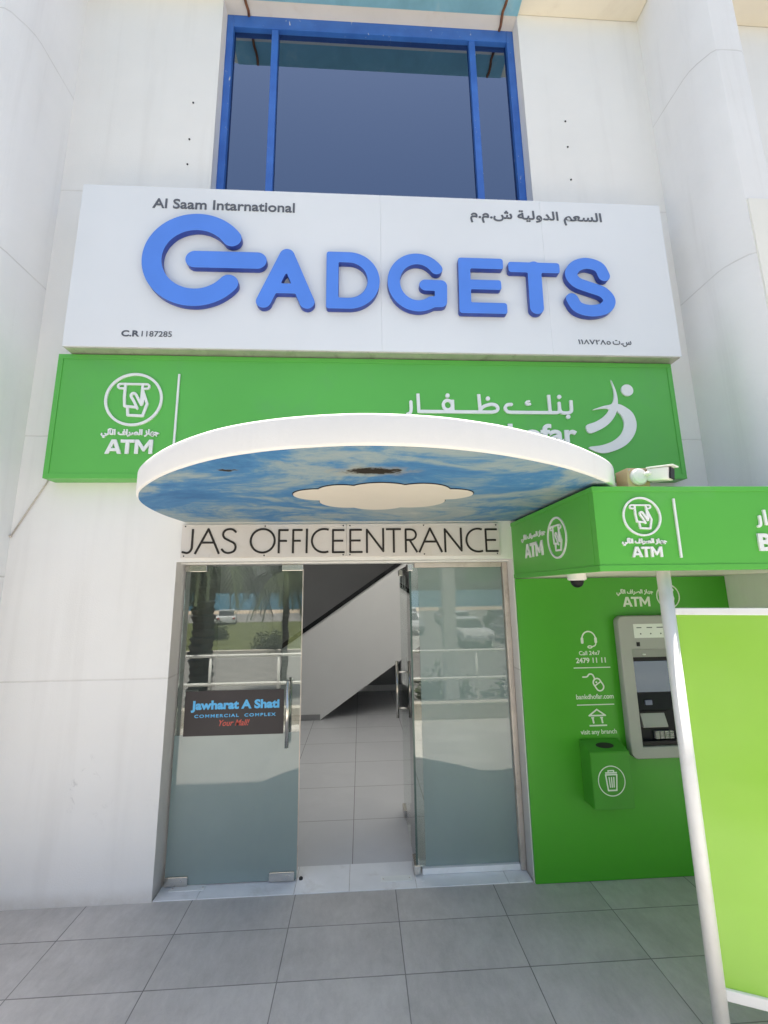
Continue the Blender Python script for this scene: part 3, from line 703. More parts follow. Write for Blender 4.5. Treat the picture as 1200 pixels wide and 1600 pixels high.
LET2 = {
 'E': [([(.156, 2.193), (.076, 2.193), (.076, 2.040), (.160, 2.040)], SW, 0, 0), ([(.076, 2.119), (.147, 2.119)], SW, 0, 0)],
 'N': [([(.190, 2.033), (.190, 2.194), (.302, 2.044), (.302, 2.204)], SW, 0, 0)],
 'T': [([(.322, 2.196), (.426, 2.196)], SW, 0, 0), ([(.375, 2.196), (.375, 2.034)], SW, 0, 0)],
 'R': [([(.458, 2.034), (.458, 2.194), (.490, 2.194)]+arc(.490, 2.157, .040, .037, 90, -90, 14)+[(.458, 2.120)], SW, 0, 0), ([(.485, 2.120), (.536, 2.035)], SW, 1, 0)],
 'A': [([(.550, 2.034), (.628, 2.200)], SW, 0, 1), ([(.628, 2.200), (.709, 2.034)], SW, 1, 0), ([(.590, 2.108), (.674, 2.108)], SW, 0, 0)],
 'N2': [([(.732, 2.033), (.732, 2.194), (.845, 2.044), (.845, 2.204)], SW, 0, 0)],
 'C': [(arc(.964, 2.116, .082, .080, 68, 292, 32), SW, 0, 0)],
 'E2': [([(1.101, 2.191), (1.020, 2.191), (1.020, 2.039), (1.104, 2.039)], SW, 0, 0), ([(1.020, 2.116), (1.091, 2.116)], SW, 0, 0)]}
for (nx0, nx1, LT, lab) in ((-1.056, .0495, LET, "pale name board lettered JAS OFFICE above the closed door leaf"), (.0515, 1.118, LET2, "pale name board lettered ENTRANCE above the open doorway and frosted panel")):
    nb = empty("name_board", ((nx0+nx1)/2, -.01, 2.012), lab, "name board", "lettered boards over the entrance")
    MB().box(nx0, nx1, -.016, -.002, 2.010, 2.236, .0015).build("board", M_plate, nb)
    flat("lettering", [stroke_loops(S, .0017) for S in LT.values()], front(-.016), .004, M_letterink, nb)
    for x in (nx0+.022, (nx0+nx1)/2, nx1-.022):
        for z in (2.023, 2.223): MB().lathe([(.005, 0), (.004, -.0025)], (x, -.0161, z), 'y', 10).build("screw", M_dark, nb)

# ------------------------------------------------------------------ canopy over the door
cn = empty("entrance_canopy", (.205, 0, 2.255), "round white concrete canopy over the door with a painted sky underside", "canopy")
CX, CY, CR = .205, -.32, 1.265
def disc_poly(r, n=96):
    k = r/CR
    P = [(-1.055, -.004), (-1.072, -.319), (-1.032, -.629), (-.942, -.86), (-.800, -1.06), (-.615, -1.255), (-.39, -1.425), (-.167, -1.525), (.054, -1.574), (.225, -1.583), (.447, -1.556),
         (.703, -1.470), (.967, -1.330), (1.183, -1.175), (1.345, -1.03), (1.46, -.86), (1.535, -.63), (1.57, -.32), (1.56, -.004)]
    return [(CX+(x-CX)*k, min(-.004, CY+(y-CY)*k)) for x, y in spline(P, 6)]
b = MB(); b.prism(disc_poly(CR), 'z', 2.258, 2.372)
bm_ = b.b
es = [e for e in bm_.edges if abs(e.verts[0].co.z-e.verts[1].co.z) < 1e-6 and not (e.verts[0].co.y > -.02 and e.verts[1].co.y > -.02)]
bmesh.ops.bevel(bm_, geom=es, offset=.010, segments=3, affect='EDGES', profile=.5)
b.build("slab", M_wall, cn, 30)
cl = [[p for p in disc_poly(CR-.012)]]
me = loops_mesh(cl, .004); me.transform(Matrix.Translation((0, 0, 2.2535)))
link("painted_underside", me, M_skypaint, cn)
cd = []
for (x, y, rx, ry) in ((-.05, -.86, .135, .12), (.06, -.93, .12, .13), (.24, -.93, .17, .17), (.43, -.93, .15, .155), (.58, -.87, .13, .11), (.42, -.70, .18, .16), (.24, -.66, .17, .185), (.08, -.70, .15, .16)):
    cd.append((x, y, rx, ry))
lo = np.array([-.3, -1.25]); h = .008
Xg, Yg = np.meshgrid(lo[0]+np.arange(140)*h, lo[1]+np.arange(110)*h); Fg = np.full(Xg.shape, 1e3)
for x, y, rx, ry in cd: Fg = np.minimum(Fg, (np.hypot((Xg-x)/rx, (Yg-y)/ry)-1)*min(rx, ry))
cloud = march(Fg, lo, h)
me = loops_mesh(cloud, .006, .001); me.transform(Matrix.Translation((0, 0, 2.2465)))
link("light_panel", me, M_lamp, cn)
me = loops_mesh(cloud, .004, 0, .004); me.transform(Matrix.Translation((0, 0, 2.2492)))
link("light_rim", me, M_dark, cn)

# ------------------------------------------------------------------ gadgets sign
gs = empty("shop_sign", (.32, -.0, 3.43), "big white shop sign with raised blue GADGETS letters under the window", "shop sign")
b = MB()
for x0, x1 in ((-1.860, .3022), (.3028, 1.5337), (1.5343, 2.495)): b.box(x0, x1, -.200, -.0015, 3.431, 4.722, .0015)
b.build("panel", M_board, gs)
MB().box(-1.850, 2.485, -.192, -.01, 3.424, 3.4308).build("bottom_tray", M_alu, gs)
GY = -.203
def letter(strokes, cap):
    o = flat("letter", [stroke_loops([(p, q[0], (q[1] if len(q) > 1 else cap), 1) for p, *q in strokes], .010)], front(GY), .042, M_blue, gs, bevel=.002)
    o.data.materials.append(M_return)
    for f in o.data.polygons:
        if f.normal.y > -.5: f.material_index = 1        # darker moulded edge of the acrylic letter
letter([(arc(-1.005, 4.09, .300, .302, 36, 322, 60), .068)], 1)
letter([([(-1.008, 4.089), (-.578, 4.091)], .067)], 1)
letter([([(-.522, 3.772), (-.370, 4.140), (-.222, 3.772)], .053), ([(-.46, 3.875), (-.28, 3.875)], .040)], 1)
letter([([(-.046, 3.770), (-.046, 4.138)], .044, 2), ([(-.046, 4.138), (.070, 4.138)]+arc(.070, 3.954, .176, .184, 90, -90, 24)+[(-.046, 3.770)], .044, 1)], 1)
letter([(arc(.562, 3.952, .172, .190, 36, 305, 44)+[(.725, 3.800), (.730, 3.928), (.618, 3.930)], .045)], 1)
letter([([(1.152, 4.120), (.907, 4.120), (.900, 3.757), (1.160, 3.757)], .044), ([(.905, 3.945), (1.132, 3.945)], .040)], 2)
letter([([(1.276, 4.098), (1.576, 4.098)], .043, 2), ([(1.427, 4.098), (1.422, 3.770)], .052, 1)], 1)
letter([(spline([(1.950, 4.048), (1.918, 4.118), (1.828, 4.147), (1.742, 4.118), (1.701, 4.050), (1.738, 3.985), (1.832, 3.946), (1.928, 3.908), (1.969, 3.842), (1.926, 3.778), (1.820, 3.755), (1.728, 3.782), (1.690, 3.848)], 6), .047)], 1)
FG = front(-.2005)
text("lettering", "Al Saam Intarnational", -1.354, -.334, 4.541, 4.620, FG, .003, M_navy, gs, bold=.0018)
text("lettering", arabic("السعم الدولية ش.م.م"), .987, 2.012, 4.512, 4.628, FG, .003, M_navy, gs, bold=.0022)
text("lettering", "C.R", -1.478, -1.365, 3.511, 3.553, FG, .002, M_navy, gs, bold=.0022)
text("lettering", "1187285", -1.345, -1.144, 3.511, 3.552, FG, .002, M_navy, gs, bold=.0003)
text("lettering", "١١٨٧٢٨٥", 1.728, 1.968, 3.515, 3.551, FG, .002, M_navy, gs, bold=.0008)
text("lettering", arabic("س.ت"), 1.985, 2.123, 3.500, 3.552, FG, .002, M_navy, gs, bold=.0008)

# ------------------------------------------------------------------ bank sign
bs = empty("bank_sign", (.27, 0, 2.53), "long green bank sign board partly hidden by the round canopy", "bank sign")
BX0, BX1, BZ0, BZ1 = -1.930, 2.466, 2.531, 3.418
b = MB(); b.box(BX0, BX1, -.116, -.0015, BZ0, BZ1, .004); b.build("board", M_green, bs)
b = MB(); T_ = .034
b.box(BX0, BX1, -.121, -.1162, BZ1-T_, BZ1, .002); b.box(BX0, BX1, -.121, -.1162, BZ0, BZ0+T_, .002)
b.box(BX0, BX0+T_, -.121, -.1162, BZ0+T_, BZ1-T_, .002); b.box(BX1-T_, BX1, -.121, -.1162, BZ0+T_, BZ1-T_, .002)
b.build("edge_trim", M_green, bs)
FB = front(-.1165)
flat("icon", [xf(ATM_ICON, .192, -1.398, 3.087)], FB, .010, M_white, bs)
text("lettering", AR_ATM, -1.587, -1.213, 2.813, 2.876, FB, .008, M_white, bs, bold=.0024)
flat("lettering", atm_word(-1.552, -1.244, 2.699, 2.798), FB, .010, M_white, bs)
MB().box(-1.114, -1.100, -.127, -.1166, 2.60, 3.278, .002).build("divider", M_white, bs)
flat("lettering", [KUFIC], FB, .012, M_white, bs)
text("lettering", "Bank Dhofar", .50, 1.682, 2.795, 2.926, FB, .012, M_white, bs, bold=.006)
flat("emblem", [[SW1], [SW2], [DOT]], FB, .012, M_white, bs)

# ------------------------------------------------------------------ canopy box over the cash machine
ab = empty("kiosk_canopy", (1.6, 0, 1.85), "green boxed canopy over the cash machine with ATM signs on two sides", "canopy sign")
AX, AY, AZ0, AZ1 = 1.210, -1.085, 1.850, 2.236
b = MB()
b.box(AX, 4.6, AY, AY+.04, AZ0, AZ1, .003)
b.box(AX, AX+.04, AY+.041, -.0015, AZ0, AZ1, .003)
b.build("fascia", M_green3, ab)
b = MB(); b.box(AX+.041, 2.715, AY+.041, -.003, AZ1-.03, AZ1-.004); b.box(2.716, 4.6, AY+.041, -.57, AZ1-.03, AZ1-.004); b.build("top_sheet", M_alu, ab)
b = MB(); b.box(AX+.041, 2.715, AY+.041, -.003, AZ0+.004, AZ0+.022); b.box(2.716, 4.6, AY+.041, -.57, AZ0+.004, AZ0+.022); b.build("ceiling", M_soffitw, ab)
b = MB()
for z0, z1 in ((AZ1-.024, AZ1), (AZ0, AZ0+.026)):
    b.box(AX-.004, 4.6, AY-.004, AY-.0002, z0, z1, .0015); b.box(AX-.004, AX-.0002, AY, -.0015, z0, z1, .0015)
b.build("edge_trim", M_green3, ab)
FA = front(AY-.0003)
flat("icon", [xf(ATM_ICON, .090, 1.427, 2.095)], FA, .008, M_white, ab)
text("lettering", AR_ATM, 1.322, 1.528, 1.963, 1.996, FA, .006, M_white, ab, bold=.0016)
flat("lettering", atm_word(1.360, 1.502, 1.910, 1.957), FA, .008, M_white, ab)
MB().box(1.583, 1.592, AY-.009, AY-.0004, 1.906, 2.178, .001).build("divider", M_white, ab)
flat("lettering", [xf(KUFIC, .5, 1.738, .548)], FA, .008, M_white, ab)
text("lettering", "Bank Dhofar", 1.969, 2.62, 1.936, 2.010, FA, .008, M_white, ab, bold=.004)
FS = side(AX-.0003)
flat("icon", [xf(ATM_ICON, .113, .695, 2.048)], FS, .006, M_white, ab)
text("lettering", AR_ATM, .185, .552, 2.076, 2.122, FS, .004, M_white, ab, bold=.002)
flat("lettering", atm_word(.235, .512, 1.970, 2.058), FS, .006, M_white, ab)

# ------------------------------------------------------------------ green wall lining, its signs, cash machine, bin
gw = empty("kiosk_back_panel", (1.96, 0, 0), "tall green wall panel with white help icons behind the cash machine", "wall panel")
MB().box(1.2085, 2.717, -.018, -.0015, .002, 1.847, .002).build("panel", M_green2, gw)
FP = front(-.0182); D_ = .0012
text("lettering", AR_ATM, 1.917, 2.178, 1.722, 1.766, FP, D_, M_vinyl, gw, bold=.0015)
flat("lettering", atm_word(1.953, 2.149, 1.647, 1.713), FP, D_, M_vinyl, gw)
flat("icon", [xf(ATM_ICON, .084, 2.284, 1.714)], FP, D_, M_vinyl, gw)
r_ = .0045
HS = [(arc(1.687, 1.437, .047, .050, -8, 188, 26), r_, 1, 1), ([(1.640, 1.440), (1.640, 1.416)], .009, 1, 1), ([(1.734, 1.440), (1.734, 1.418)], .009, 1, 1),
      (spline([(1.734, 1.415), (1.728, 1.396), (1.706, 1.387)]), r_*.8, 1, 1), (arc(1.690, 1.386, .014, .007, 0, 360, 20), r_*.8, 1, 1)]
flat("icon", [stroke_loops(HS, .0014)], FP, D_, M_vinyl, gw)
text("lettering", "Call 24x7", 1.611, 1.755, 1.334, 1.360, FP, D_, M_vinyl, gw, bold=.0005)
text("lettering", "2479 11 11", 1.586, 1.789, 1.284, 1.316, FP, D_, M_vinyl, gw, bold=.0011)
for z in (1.253, 1.020): MB().box(1.565, 1.817, -.0196, -.0183, z-.003, z+.003).build("divider", M_vinyl, gw)
ca, sa = math.cos(R(32)), math.sin(R(32))
def rot(x, y): return (1.722+x*ca-y*sa, 1.147+x*sa+y*ca)
MS = [([rot(*p) for p in arc(0, .014, .026, .024, 0, 180, 16)+arc(0, -.020, .026, .024, 180, 360, 16)+[(.026, .014)]], r_, 1, 1),
      ([rot(-.026, .004), rot(.026, .004)], r_*.8, 1, 1), (spline([rot(0, .040), (1.690, 1.207), (1.668, 1.212), (1.650, 1.196), (1.622, 1.194)]), r_, 1, 1)]
flat("icon", [stroke_loops(MS, .0014, [(*rot(-.003, .017), .006)])], FP, D_, M_vinyl, gw)
text("lettering", "bankdhofar.com", 1.565, 1.818, 1.056, 1.086, FP, D_, M_vinyl, gw, bold=.0006)
BK = [([(1.640, .953), (1.695, .990), (1.750, .953), (1.640, .953)], r_, 1, 1), ([(1.662, .940), (1.667, .905)], .0055, 0, 0), ([(1.653, .940), (1.672, .940)], .004, 0, 0),
      ([(1.722, .940), (1.727, .905)], .0055, 0, 0), ([(1.713, .940), (1.732, .940)], .004, 0, 0), ([(1.637, .892), (1.755, .892)], r_, 0, 0)]
flat("icon", [stroke_loops(BK, .0014)], FP, D_, M_vinyl, gw)
text("lettering", "visit any branch", 1.574, 1.815, .832, .868, FP, D_, M_vinyl, gw, bold=.0005)

def rrect(x0, x1, z0, z1, r, n=8):
    return arc(x1-r, z1-r, r, r, 0, 90, n)+arc(x0+r, z1-r, r, r, 90, 180, n)+arc(x0+r, z0+r, r, r, 180, 270, n)+arc(x1-r, z0+r, r, r, 270, 360, n)
cm = empty("cash_machine", (2.13, -.02, .70), "grey built-in cash machine half hidden behind the white post", "cash machine")
flat("bezel", [[rrect(1.868, 2.40, .700, 1.588, .045), [(1.949, .770), (1.949, 1.370), (2.320, 1.370), (2.320, .770)]]], front(-.0195), .055, M_bezel, cm, bevel=.006)
# recess: hood, sides, sloped console
b = MB(); b.prism([(-.070, 1.369), (-.0195, 1.369), (-.0195, 1.30)], 'x', 1.950, 2.319); b.build("hood", M_bezel, cm)
b = MB(); b.box(1.950, 2.319, -.026, -.0195, .771, 1.299); b.build("console", M_dark, cm)
b = MB(); b.box(1.952, 2.30, -.030, -.0265, 1.29, 1.318); b.build("screen_frame", M_black, cm)
b = MB(); b.box(1.955, 2.235, -.032, -.0265, 1.092, 1.288, .001); b.build("screen", M_screen, cm)
b = MB(); b.prism([(-.0265, 1.085), (-.044, .985), (-.0265, .985)], 'x', 1.955, 2.30); b.build("console_shelf", M_dark, cm)
b = MB(); b.box(2.015, 2.062, -.046, -.036, 1.015, 1.045, .002); b.build("card_light", M_cardlight, cm)
b = MB(); b.box(1.958, 2.16, -.034, -.0265, .87, .975, .003); b.build("card_tray", M_black, cm)
b = MB(); b.prism([(-.035, .962), (-.060, .893), (-.060, .882), (-.035, .882)], 'x', 1.976, 2.140); b.box(1.99, 2.125, -.0635, -.060, .884, .8915, .001); b.build("card_reader", M_bezel, cm)
b = MB(); b.box(1.952, 2.318, -.058, -.0265, .772, .800, .004); b.build("console_lip", M_black, cm)
b = MB()
for i in range(4):
    for j in range(4): b.box(2.06+.032*i, 2.086+.032*i, -.046, -.0265, .808+.012*j, .817+.012*j, .001)
b.build("keypad", M_bezel, cm)
lb = MB().box(1.972, 2.20, -.0765, -.0748, 1.444, 1.535).build("label_plate", M_white, cm)
for i, x in enumerate((2.005, 2.075, 2.145)):
    MB().box(x-.012, x+.022*(1+.2*i), -.0775, -.0766, 1.508, 1.514).build("printed_line", M_navy, lb)
    MB().lathe([(.005, 0), (.005, -.001)], (x+.012, -.0766, 1.471), 'y', 10).build("printed_dot", M_navy, lb)
b = MB(); b.box(1.982, 2.004, -.0775, -.0748, 1.391, 1.418, .001); b.build("sensor", M_black, cm)
b = MB(); b.ball((2.04, -.052, 1.335), .012, .008, .006, 12); b.build("hood_lamp", M_white, cm)

bn = empty("litter_bin", (1.68, -.02, .45), "green metal litter bin hung on the green panel below the icons", "litter bin")
b = MB()
b.prism([(-.0195, .452), (-.0195, .815), (-.145, .775), (-.145, .452)], 'x', 1.556, 1.812)
bmesh.ops.bevel(b.b, geom=list(b.b.edges), offset=.004, segments=2, affect='EDGES')
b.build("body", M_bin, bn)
n_ = Vector((0, -.040, .1255)).normalized()
hole = MB(); t = bmesh.new(); bmesh.ops.create_circle(t, cap_ends=True, radius=1, segments=32)
u_ = Vector((1, 0, 0)); v_ = n_.cross(u_)
t.transform(Matrix(((u_.x*.057, v_.x*.028, n_.x, 1.688), (u_.y*.057, v_.y*.028, n_.y, -.087), (u_.z*.057, v_.z*.028, n_.z, -.087*-.0+.815-(.087-.0195)*(.040/.1255)+.0012), (0, 0, 0, 1))))
hole.add(t); hole.build("opening", M_rub, bn)
TB = [(arc(0, 0, .95, .95, 0, 360, 60), .03, 1, 1), ([(-.4, .40), (.4, .40), (.30, -.60), (-.30, -.60), (-.4, .40)], .045, 1, 1), ([(-.42, .52), (.42, .52)], .045, 0, 0),
      ([(-.20, .55), (-.20, .66), (.20, .66), (.20, .55)], .04, 1, 1), ([(-.17, .25), (-.13, -.42)], .04, 0, 0), ([(0, .25), (0, -.42)], .04, 0, 0), ([(.17, .25), (.13, -.42)], .04, 0, 0)]
flat("icon", [xf(stroke_loops(TB, .012), .088, 1.679, .612)], front(-.1453), .0012, M_vinyl, bn)
b = MB(); b.prism([(-.0195, .44), (-.10, .44), (-.10, .451), (-.0195, .4515)], 'x', 1.60, 1.77); b.build("bracket", M_bin, bn)

# ------------------------------------------------------------------ cameras
bc = empty("junction_box", (1.50, -.97, 2.236), "beige cable junction box on top of the green canopy", "junction box")
b = MB(); b.box(1.445, 1.556, -.995, -.90, 2.237, 2.352, .004); b.build("body", M_beige, bc)
for x in (1.455, 1.546):
    for z in (2.247, 2.342): MB().lathe([(.004, 0), (.004, -.003)], (x, -.995, z), 'y', 10).build("screw", M_alu, bc)
sc_ = empty("bullet_camera", (1.52, -1.0, 2.3), "white bullet security camera mounted on the beige junction box", "security camera")
b = MB(); b.lathe([(.042, 0), (.042, -.012), (.034, -.022), (.018, -.026)], (1.497, -.9955, 2.305), 'y', 32); b.build("mounting_base", M_camw, sc_)
b = MB(); b.tube([(1.512, -1.012, 2.312), (1.528, -1.028, 2.316), (1.548, -1.032, 2.313)], .010, 14); b.build("arm", M_camw, sc_)
d_ = Vector((.56, -.82, -.10)).normalized(); s_ = Vector((d_.y, -d_.x, 0)).normalized(); up_ = s_.cross(d_).normalized()
if up_.z < 0: up_ = -up_
K = Matrix(((d_.x, s_.x, up_.x, 1.580), (d_.y, s_.y, up_.y, -1.045), (d_.z, s_.z, up_.z, 2.308), (0, 0, 0, 1)))
MB().box(-.052, .042, -.031, .031, -.034, .028, .009, K).build("body", M_camw, sc_)
MB().box(-.054, .062, -.035, .035, .0285, .035, .002, K).build("sun_shield", M_camw, sc_)
MB().box(.0422, .048, -.027, .027, -.030, .025, .004, K).build("lens_face", M_black, sc_)
dc = empty("dome_camera", (1.285, -.72, 1.852), "small white dome camera under the green canopy's corner", "security camera")
b = MB(); b.lathe([(.047, .0), (.047, -.030), (.043, -.034), (.036, -.036)], (1.285, -.72, 1.853), 'z', 32); b.build("base", M_camw, dc, 40)
b = MB(); b.ball((1.285, -.72, 1.816), .034, .034, .036, 20); b.build("dome", M_black, dc)

# ------------------------------------------------------------------ privacy screen beside the machine
ps = empty("privacy_screen", (1.56, -1.0, 0), "lime green privacy screen in a white tube frame beside the cash machine", "privacy screen")
PX, PY = 1.558, -1.0
ang = R(-23); pd = Vector((math.cos(ang), math.sin(ang), 0)); pn = Vector((-pd.y, pd.x, 0))
def pp(a, z, off=0.0): q = Vector((PX, PY, 0))+pd*a+pn*off; return (q.x, q.y, z)
MB().tube([(PX, PY, .002), (PX, PY, 1.853)], .0285, 24).build("post", M_steelw, ps)
MB().lathe([(.05, 0), (.05, .006), (.03, .008)], (PX, PY, .001), 'z', 24).build("foot_plate", M_steelw, ps)
MB().tube([pp(1.15, .002), pp(1.15, 1.853)], .0285, 24).build("post", M_steelw, ps)
RM = Matrix(((pd.x, pn.x, 0, PX), (pd.y, pn.y, 0, PY), (0, 0, 1, 0), (0, 0, 0, 1)))
for z0, z1 in ((1.652, 1.682), (.176, .215)): MB().box(.024, 1.13, -.016, .016, z0, z1, .004, RM).build("rail", M_steelw, ps)
MB().box(.022, 1.13, -.004, .004, .2152, 1.6518, 0, RM).build("acrylic_panel", M_lime, ps)

# ------------------------------------------------------------------ small things on the wall
cb = MB(); cb.tube([(-1.955, -.004, 2.60), (-1.985, -.006, 2.52), (-2.07, -.0055, 2.355), (-2.160, -.006, 2.172)], .0045, 8)
cb.ball((-2.164, -.008, 2.166), .010, .008, .010, 10)
setp(cb.build("wall_cable", M_alu), "thin pale cable hanging from the left end of the green bank sign", "cable")
for n, x in enumerate((-.845, 1.452)):
    b = MB(); pts = [(x+.006*math.sin(i*1.7), .12-.05*i, 6.902+.004*math.sin(i*2.3)) for i in range(7)]
    b.tube(pts, .012, 7); o = b.build("rusty_rod", M_rust)
    setp(o, ("rusty rod under the window soffit beside the left mullion", "rusty rod under the window soffit beside the right mullion")[n], "rod", "rusty rods under the window soffit")

# ------------------------------------------------------------------ the street behind the camera (seen in the glass)
M_asph = paint("asphalt", (0.20, 0.195, 0.185), 0.9, 0.2, 1.5, 0.2, 60)
M_kerb = paint("kerb_stone", (0.55, 0.51, 0.45), 0.8, 0.08, 3, dirt=(0.35, 0.3, 0.25))
M_lawn = paint("lawn", (0.10, 0.115, 0.05), 0.95, 0.45, 0.8, 0.4, 30, spec=0.1)
M_sand = paint("sand", (0.45, 0.36, 0.27), 0.95, 0.1, 0.5)
M_sea = paint("sea_water", (0.02, 0.13, 0.20), 0.25, 0.2, 0.02)
M_bark = paint("palm_bark", (0.075, 0.06, 0.045), 0.95, 0.4, 9, 0.8, 25)
M_frond = paint("palm_frond", (0.06, 0.085, 0.03), 0.7, 0.3, 5)
M_carp = paint("car_paint", (0.72, 0.73, 0.74), 0.2, 0.02, 2); M_carg = paint("car_glass", (0.02, 0.025, 0.03), 0.08, 0.05, 2)
M_cars = paint("car_silver", (0.42, 0.43, 0.45), 0.22, 0.02, 2)
M_tail = paint("tail_lamp", (0.5, 0.02, 0.015), 0.2, 0.02, 5)
def ground(name, x0, x1, y0, y1, z, mat):
    setp(MB().box(x0, x1, y0, y1, z-.3, z).build(name, mat), kind="structure")
ground("road", -120, 120, -20.0, -3.37, -1.3, M_asph)
ground("lawn", -120, .5, -42, -20.0, -1.15, M_lawn)
ground("car_park", .5, 120, -42, -20.0, -1.32, M_asph)
ground("beach_road", -300, 300, -64, -42, -1.34, M_asph)
ground("beach", -600, 600, -82, -64, -1.5, M_sand)
ground("sea", -4000, 4000, -5000, -82, -2.5, M_sea)
setp(MB().box(-9, 9, -3.36, -3.12, -1.6, .215, .01).build("terrace_kerb", M_kerb), kind="structure")
setp(MB().box(-120, .5, -20.0, -19.8, -1.6, -1.10, .02).build("lawn_kerb", M_kerb), kind="structure")
rl = empty("railing", (0, -3.24, .215), "white tubular terrace railing seen reflected in the entrance glass", "railing")
for z in (.90, .52): MB().tube([(-6, -3.24, z), (6, -3.24, z)], .022, 12).build("rail", M_steelw, rl)
for i in range(12):
    x = -5.77+.95*i
    MB().tube([(x, -3.24, .216), (x, -3.24, .88)], .020, 10).build("post", M_steelw, rl)
cp = MB(); cp.box(1.87, 2.14, -6.14, -5.87, -1.3, 3.9, .01); setp(cp.build("sign_column", M_steelw), "slim white column standing on the road edge, reflected in the frosted panel", "column")
def palm(x, y, h, lab, n=26, L=2.4, seed=1, tw=1.0):
    rr = random.Random(seed)
    p = empty("palm_tree", (x, y, -1.3), lab, "palm tree", "palm trees on the lawn side")
    b = MB(); pts = []
    for i in range(int((h+1.35)/.12)):
        z = -1.35+i*.12; b.lathe([(.17*tw, 0), ((.20+.02*rr.random())*tw, .09), (.165*tw, .13)], (x+.02*math.sin(i), y, z), 'z', 10)
    b.build("trunk", M_bark, p)
    b = bmesh.new()
    for k in range(n):
        az = 2*math.pi*k/n*2.4+rr.random(); el = R(rr.uniform(-25, 65)); l = L*rr.uniform(.8, 1.1)
        c = Vector((x, y, h)); d = Vector((math.cos(az)*math.cos(el), math.sin(az)*math.cos(el), math.sin(el)))
        pos = c.copy(); sidev = Vector((-math.sin(az), math.cos(az), 0)); step = l/14; v = d.copy()
        for s in range(14):
            nx = pos+v*step; v = (v+Vector((0, 0, -.13))).normalized()
            wl = .42*(1-abs(s-6)/9)
            for sg in (-1, 1):
                for q in range(2):
                    base = pos.lerp(nx, q*.5); tip = base+sidev*sg*wl+v*.22+Vector((0, 0, -.14-.1*rr.random()))
                    a = v*.018
                    b.faces.new([b.verts.new(base-a), b.verts.new(base+a), b.verts.new(tip)])
            a = sidev*.02
            b.faces.new([b.verts.new(pos-a), b.verts.new(pos+a), b.verts.new(nx+a), b.verts.new(nx-a)]); pos = nx
    me = bpy.data.meshes.new("crown"); b.to_mesh(me); b.free(); link("crown", me, M_frond, p)
palm(-2.58, -4.6, 2.75, "thick-trunked palm just beyond the railing, reflected in the closed door leaf", 34, 1.9, 3)
palm(-2.25, -11.0, 2.45, "slimmer palm farther out, its drooping fronds reflected beside the thick palm", 40, 2.1, 5, .55)
palm(-19.5, -34.0, 5.2, "distant palm near the beach road, reflected at the glass edge", 24, 2.6, 9)
def car(x, y, rz, mat, lab, z0=-1.32):
    p = empty("parked_car", (0, 0, 0), lab, "car", "cars in the car park")
    K = Matrix.Translation((x, y, z0))@Matrix.Rotation(rz, 4, 'Z')
    def pr(poly, x0, x1, name, mt, taper=0):
        b = MB(); b.prism(poly, 'x', x0, x1)
        if taper:
            for v in b.b.verts:
                if v.co.z > .95: v.co.x *= taper
        bmesh.ops.bevel(b.b, geom=list(b.b.edges), offset=.04, segments=2, affect='EDGES')
        b.b.transform(K); return b.build(name, mt, p, 30)
    pr([(-2.15, .35), (-2.2, .6), (-2.1, .88), (-1.1, .98), (1.7, 1.0), (2.05, .92), (2.12, .6), (2.1, .35)], -.88, .88, "body", mat)
    pr([(-1.15, .97), (-.45, 1.42), (.2, 1.48), (1.1, 1.44), (1.75, .99)], -.80, .80, "cabin", M_carg, .84)
    pr([(-.5, 1.425), (.2, 1.485), (1.15, 1.445), (1.15, 1.47), (.2, 1.515), (-.5, 1.455)], -.70, .70, "roof", mat)
    for sx in (-1, 1):
        for yy in (-1.35, 1.3):
            b = MB(); b.lathe([(.2, -.10), (.32, -.09), (.32, .09), (.2, .10)], (sx*.80, yy, .32), 'x', 20); b.b.transform(K); b.build("wheel", M_rub, p)
        b = MB(); b.box(sx*.62-.14, sx*.62+.14, -2.215, -2.16, .62, .74, .01); b.b.transform(K); b.build("headlight", M_white, p)
        b = MB(); b.box(sx*.68-.12, sx*.68+.12, 2.08, 2.13, .68, .84, .01); b.b.transform(K); b.build("tail_light", M_tail, p)
car(6.3, -22.5, R(174), M_carp, "white hatchback parked nearest in the car park, reflected in the frosted panel")
car(9.2, -22.8, R(180), M_cars, "silver hatchback parked beside the nearest white one")
car(3.6, -29.5, R(176), M_cars, "silver hatchback in the middle row of the car park")
car(7.6, -30.0, R(184), M_carp, "white hatchback in the middle row of the car park")
car(10.9, -30.0, R(180), M_carg, "black hatchback in the middle row of the car park")
car(4.6, -38.0, R(176), M_carp, "white hatchback in the far row of the car park")
car(8.2, -38.0, R(4), M_cars, "silver hatchback in the far row of the car park")
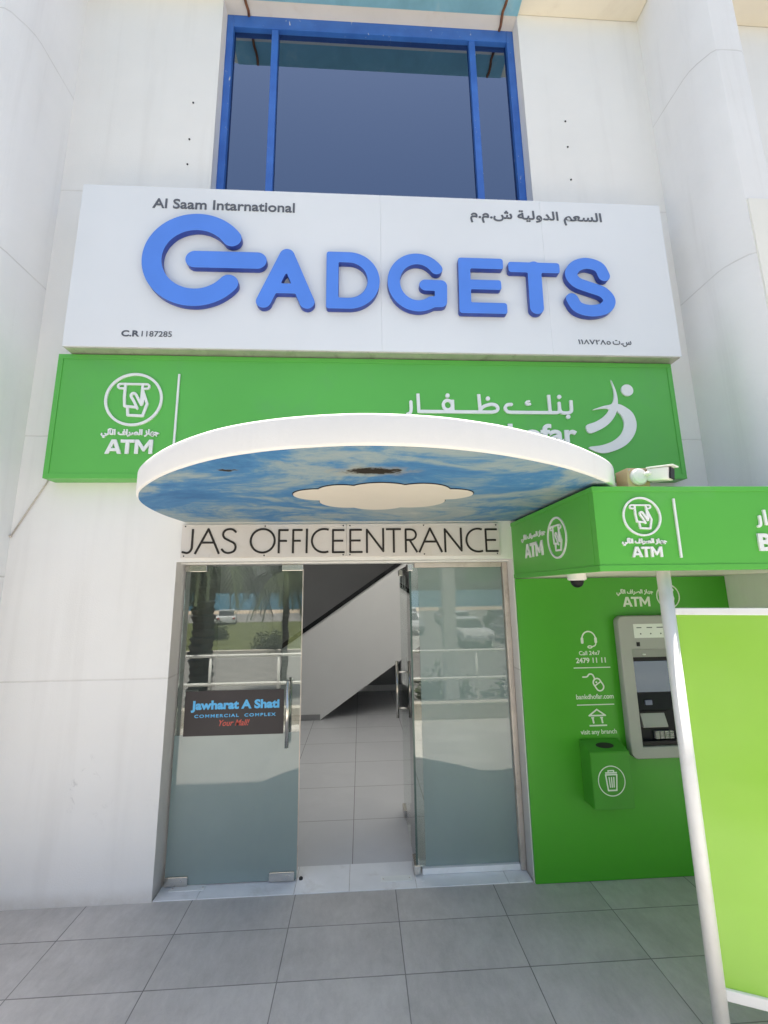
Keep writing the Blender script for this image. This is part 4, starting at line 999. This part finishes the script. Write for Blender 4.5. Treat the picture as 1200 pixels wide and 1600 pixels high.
car(-12.9, -40.6, R(-14), M_carp, "white hatchback on the beach road behind the lawn, reflected in the closed leaf", -1.34)

def shrub(x, y, z, r, h, lab, seed, mat):
    rr = random.Random(seed); b = bmesh.new()
    for k in range(900):
        a = rr.random()*2*math.pi; e = math.acos(rr.random()); q = r*(rr.random()**.4)*(0.8+.3*math.sin(3*a+seed))
        c = Vector((x+q*math.cos(a)*math.sin(e), y+q*math.sin(a)*math.sin(e), z+h*q/r*math.cos(e)))
        d = Vector((rr.gauss(0, 1), rr.gauss(0, 1), rr.gauss(.5, .8))).normalized(); u = d.orthogonal().normalized()*.045
        b.faces.new([b.verts.new(c-u), b.verts.new(c+u), b.verts.new(c+d*.20)])
    me = bpy.data.meshes.new("foliage"); b.to_mesh(me); b.free()
    p = empty("shrub", (x, y, z), lab, "shrub", "shrubs along the lawn and car park"); link("foliage", me, mat, p)
    MB().tube([(x, y, z-.1), (x, y, z+h*.5)], .03, 8, .015).build("stem", M_bark, p)
M_leafg = paint("shrub_leaf", (0.075, 0.10, 0.045), 0.7, 0.4, 3)
for i, (x, y, r, h, lab) in enumerate(((-4.6, -20.6, 1.0, 1.1, "round grey-green shrub at the near edge of the lawn"), (-9.3, -26.0, 1.3, 1.3, "wide shrub in the middle of the lawn"), (2.0, -7.2, 1.1, 1.2, "broad shrub just beyond the railing by the white column"),
        (1.6, -21.0, 1.0, 1.0, "low shrub at the corner of the car park"), (3.4, -6.0, .9, 1.3, "upright shrub beyond the railing to the right"))):
    shrub(x, y, -1.2, r, h, lab, i+11, M_leafg)
def lamp(x, y, h, lab):
    p = empty("street_lamp", (x, y, -1.3), lab, "street lamp", "lamps along the beach road")
    MB().tube([(x, y, -1.3), (x, y, h)], .07, 10, .04).build("pole", M_dark, p)
    MB().lathe([(.05, 0), (.26, .12), (.22, .45), (.05, .6)], (x, y, h), 'z', 14).build("lamp_head", M_dark, p)
lamp(-13.8, -44.5, 2.0, "dark street lamp on the beach road, nearest the lawn")
lamp(-5.0, -52.0, 2.2, "dark street lamp on the beach road, farther along")
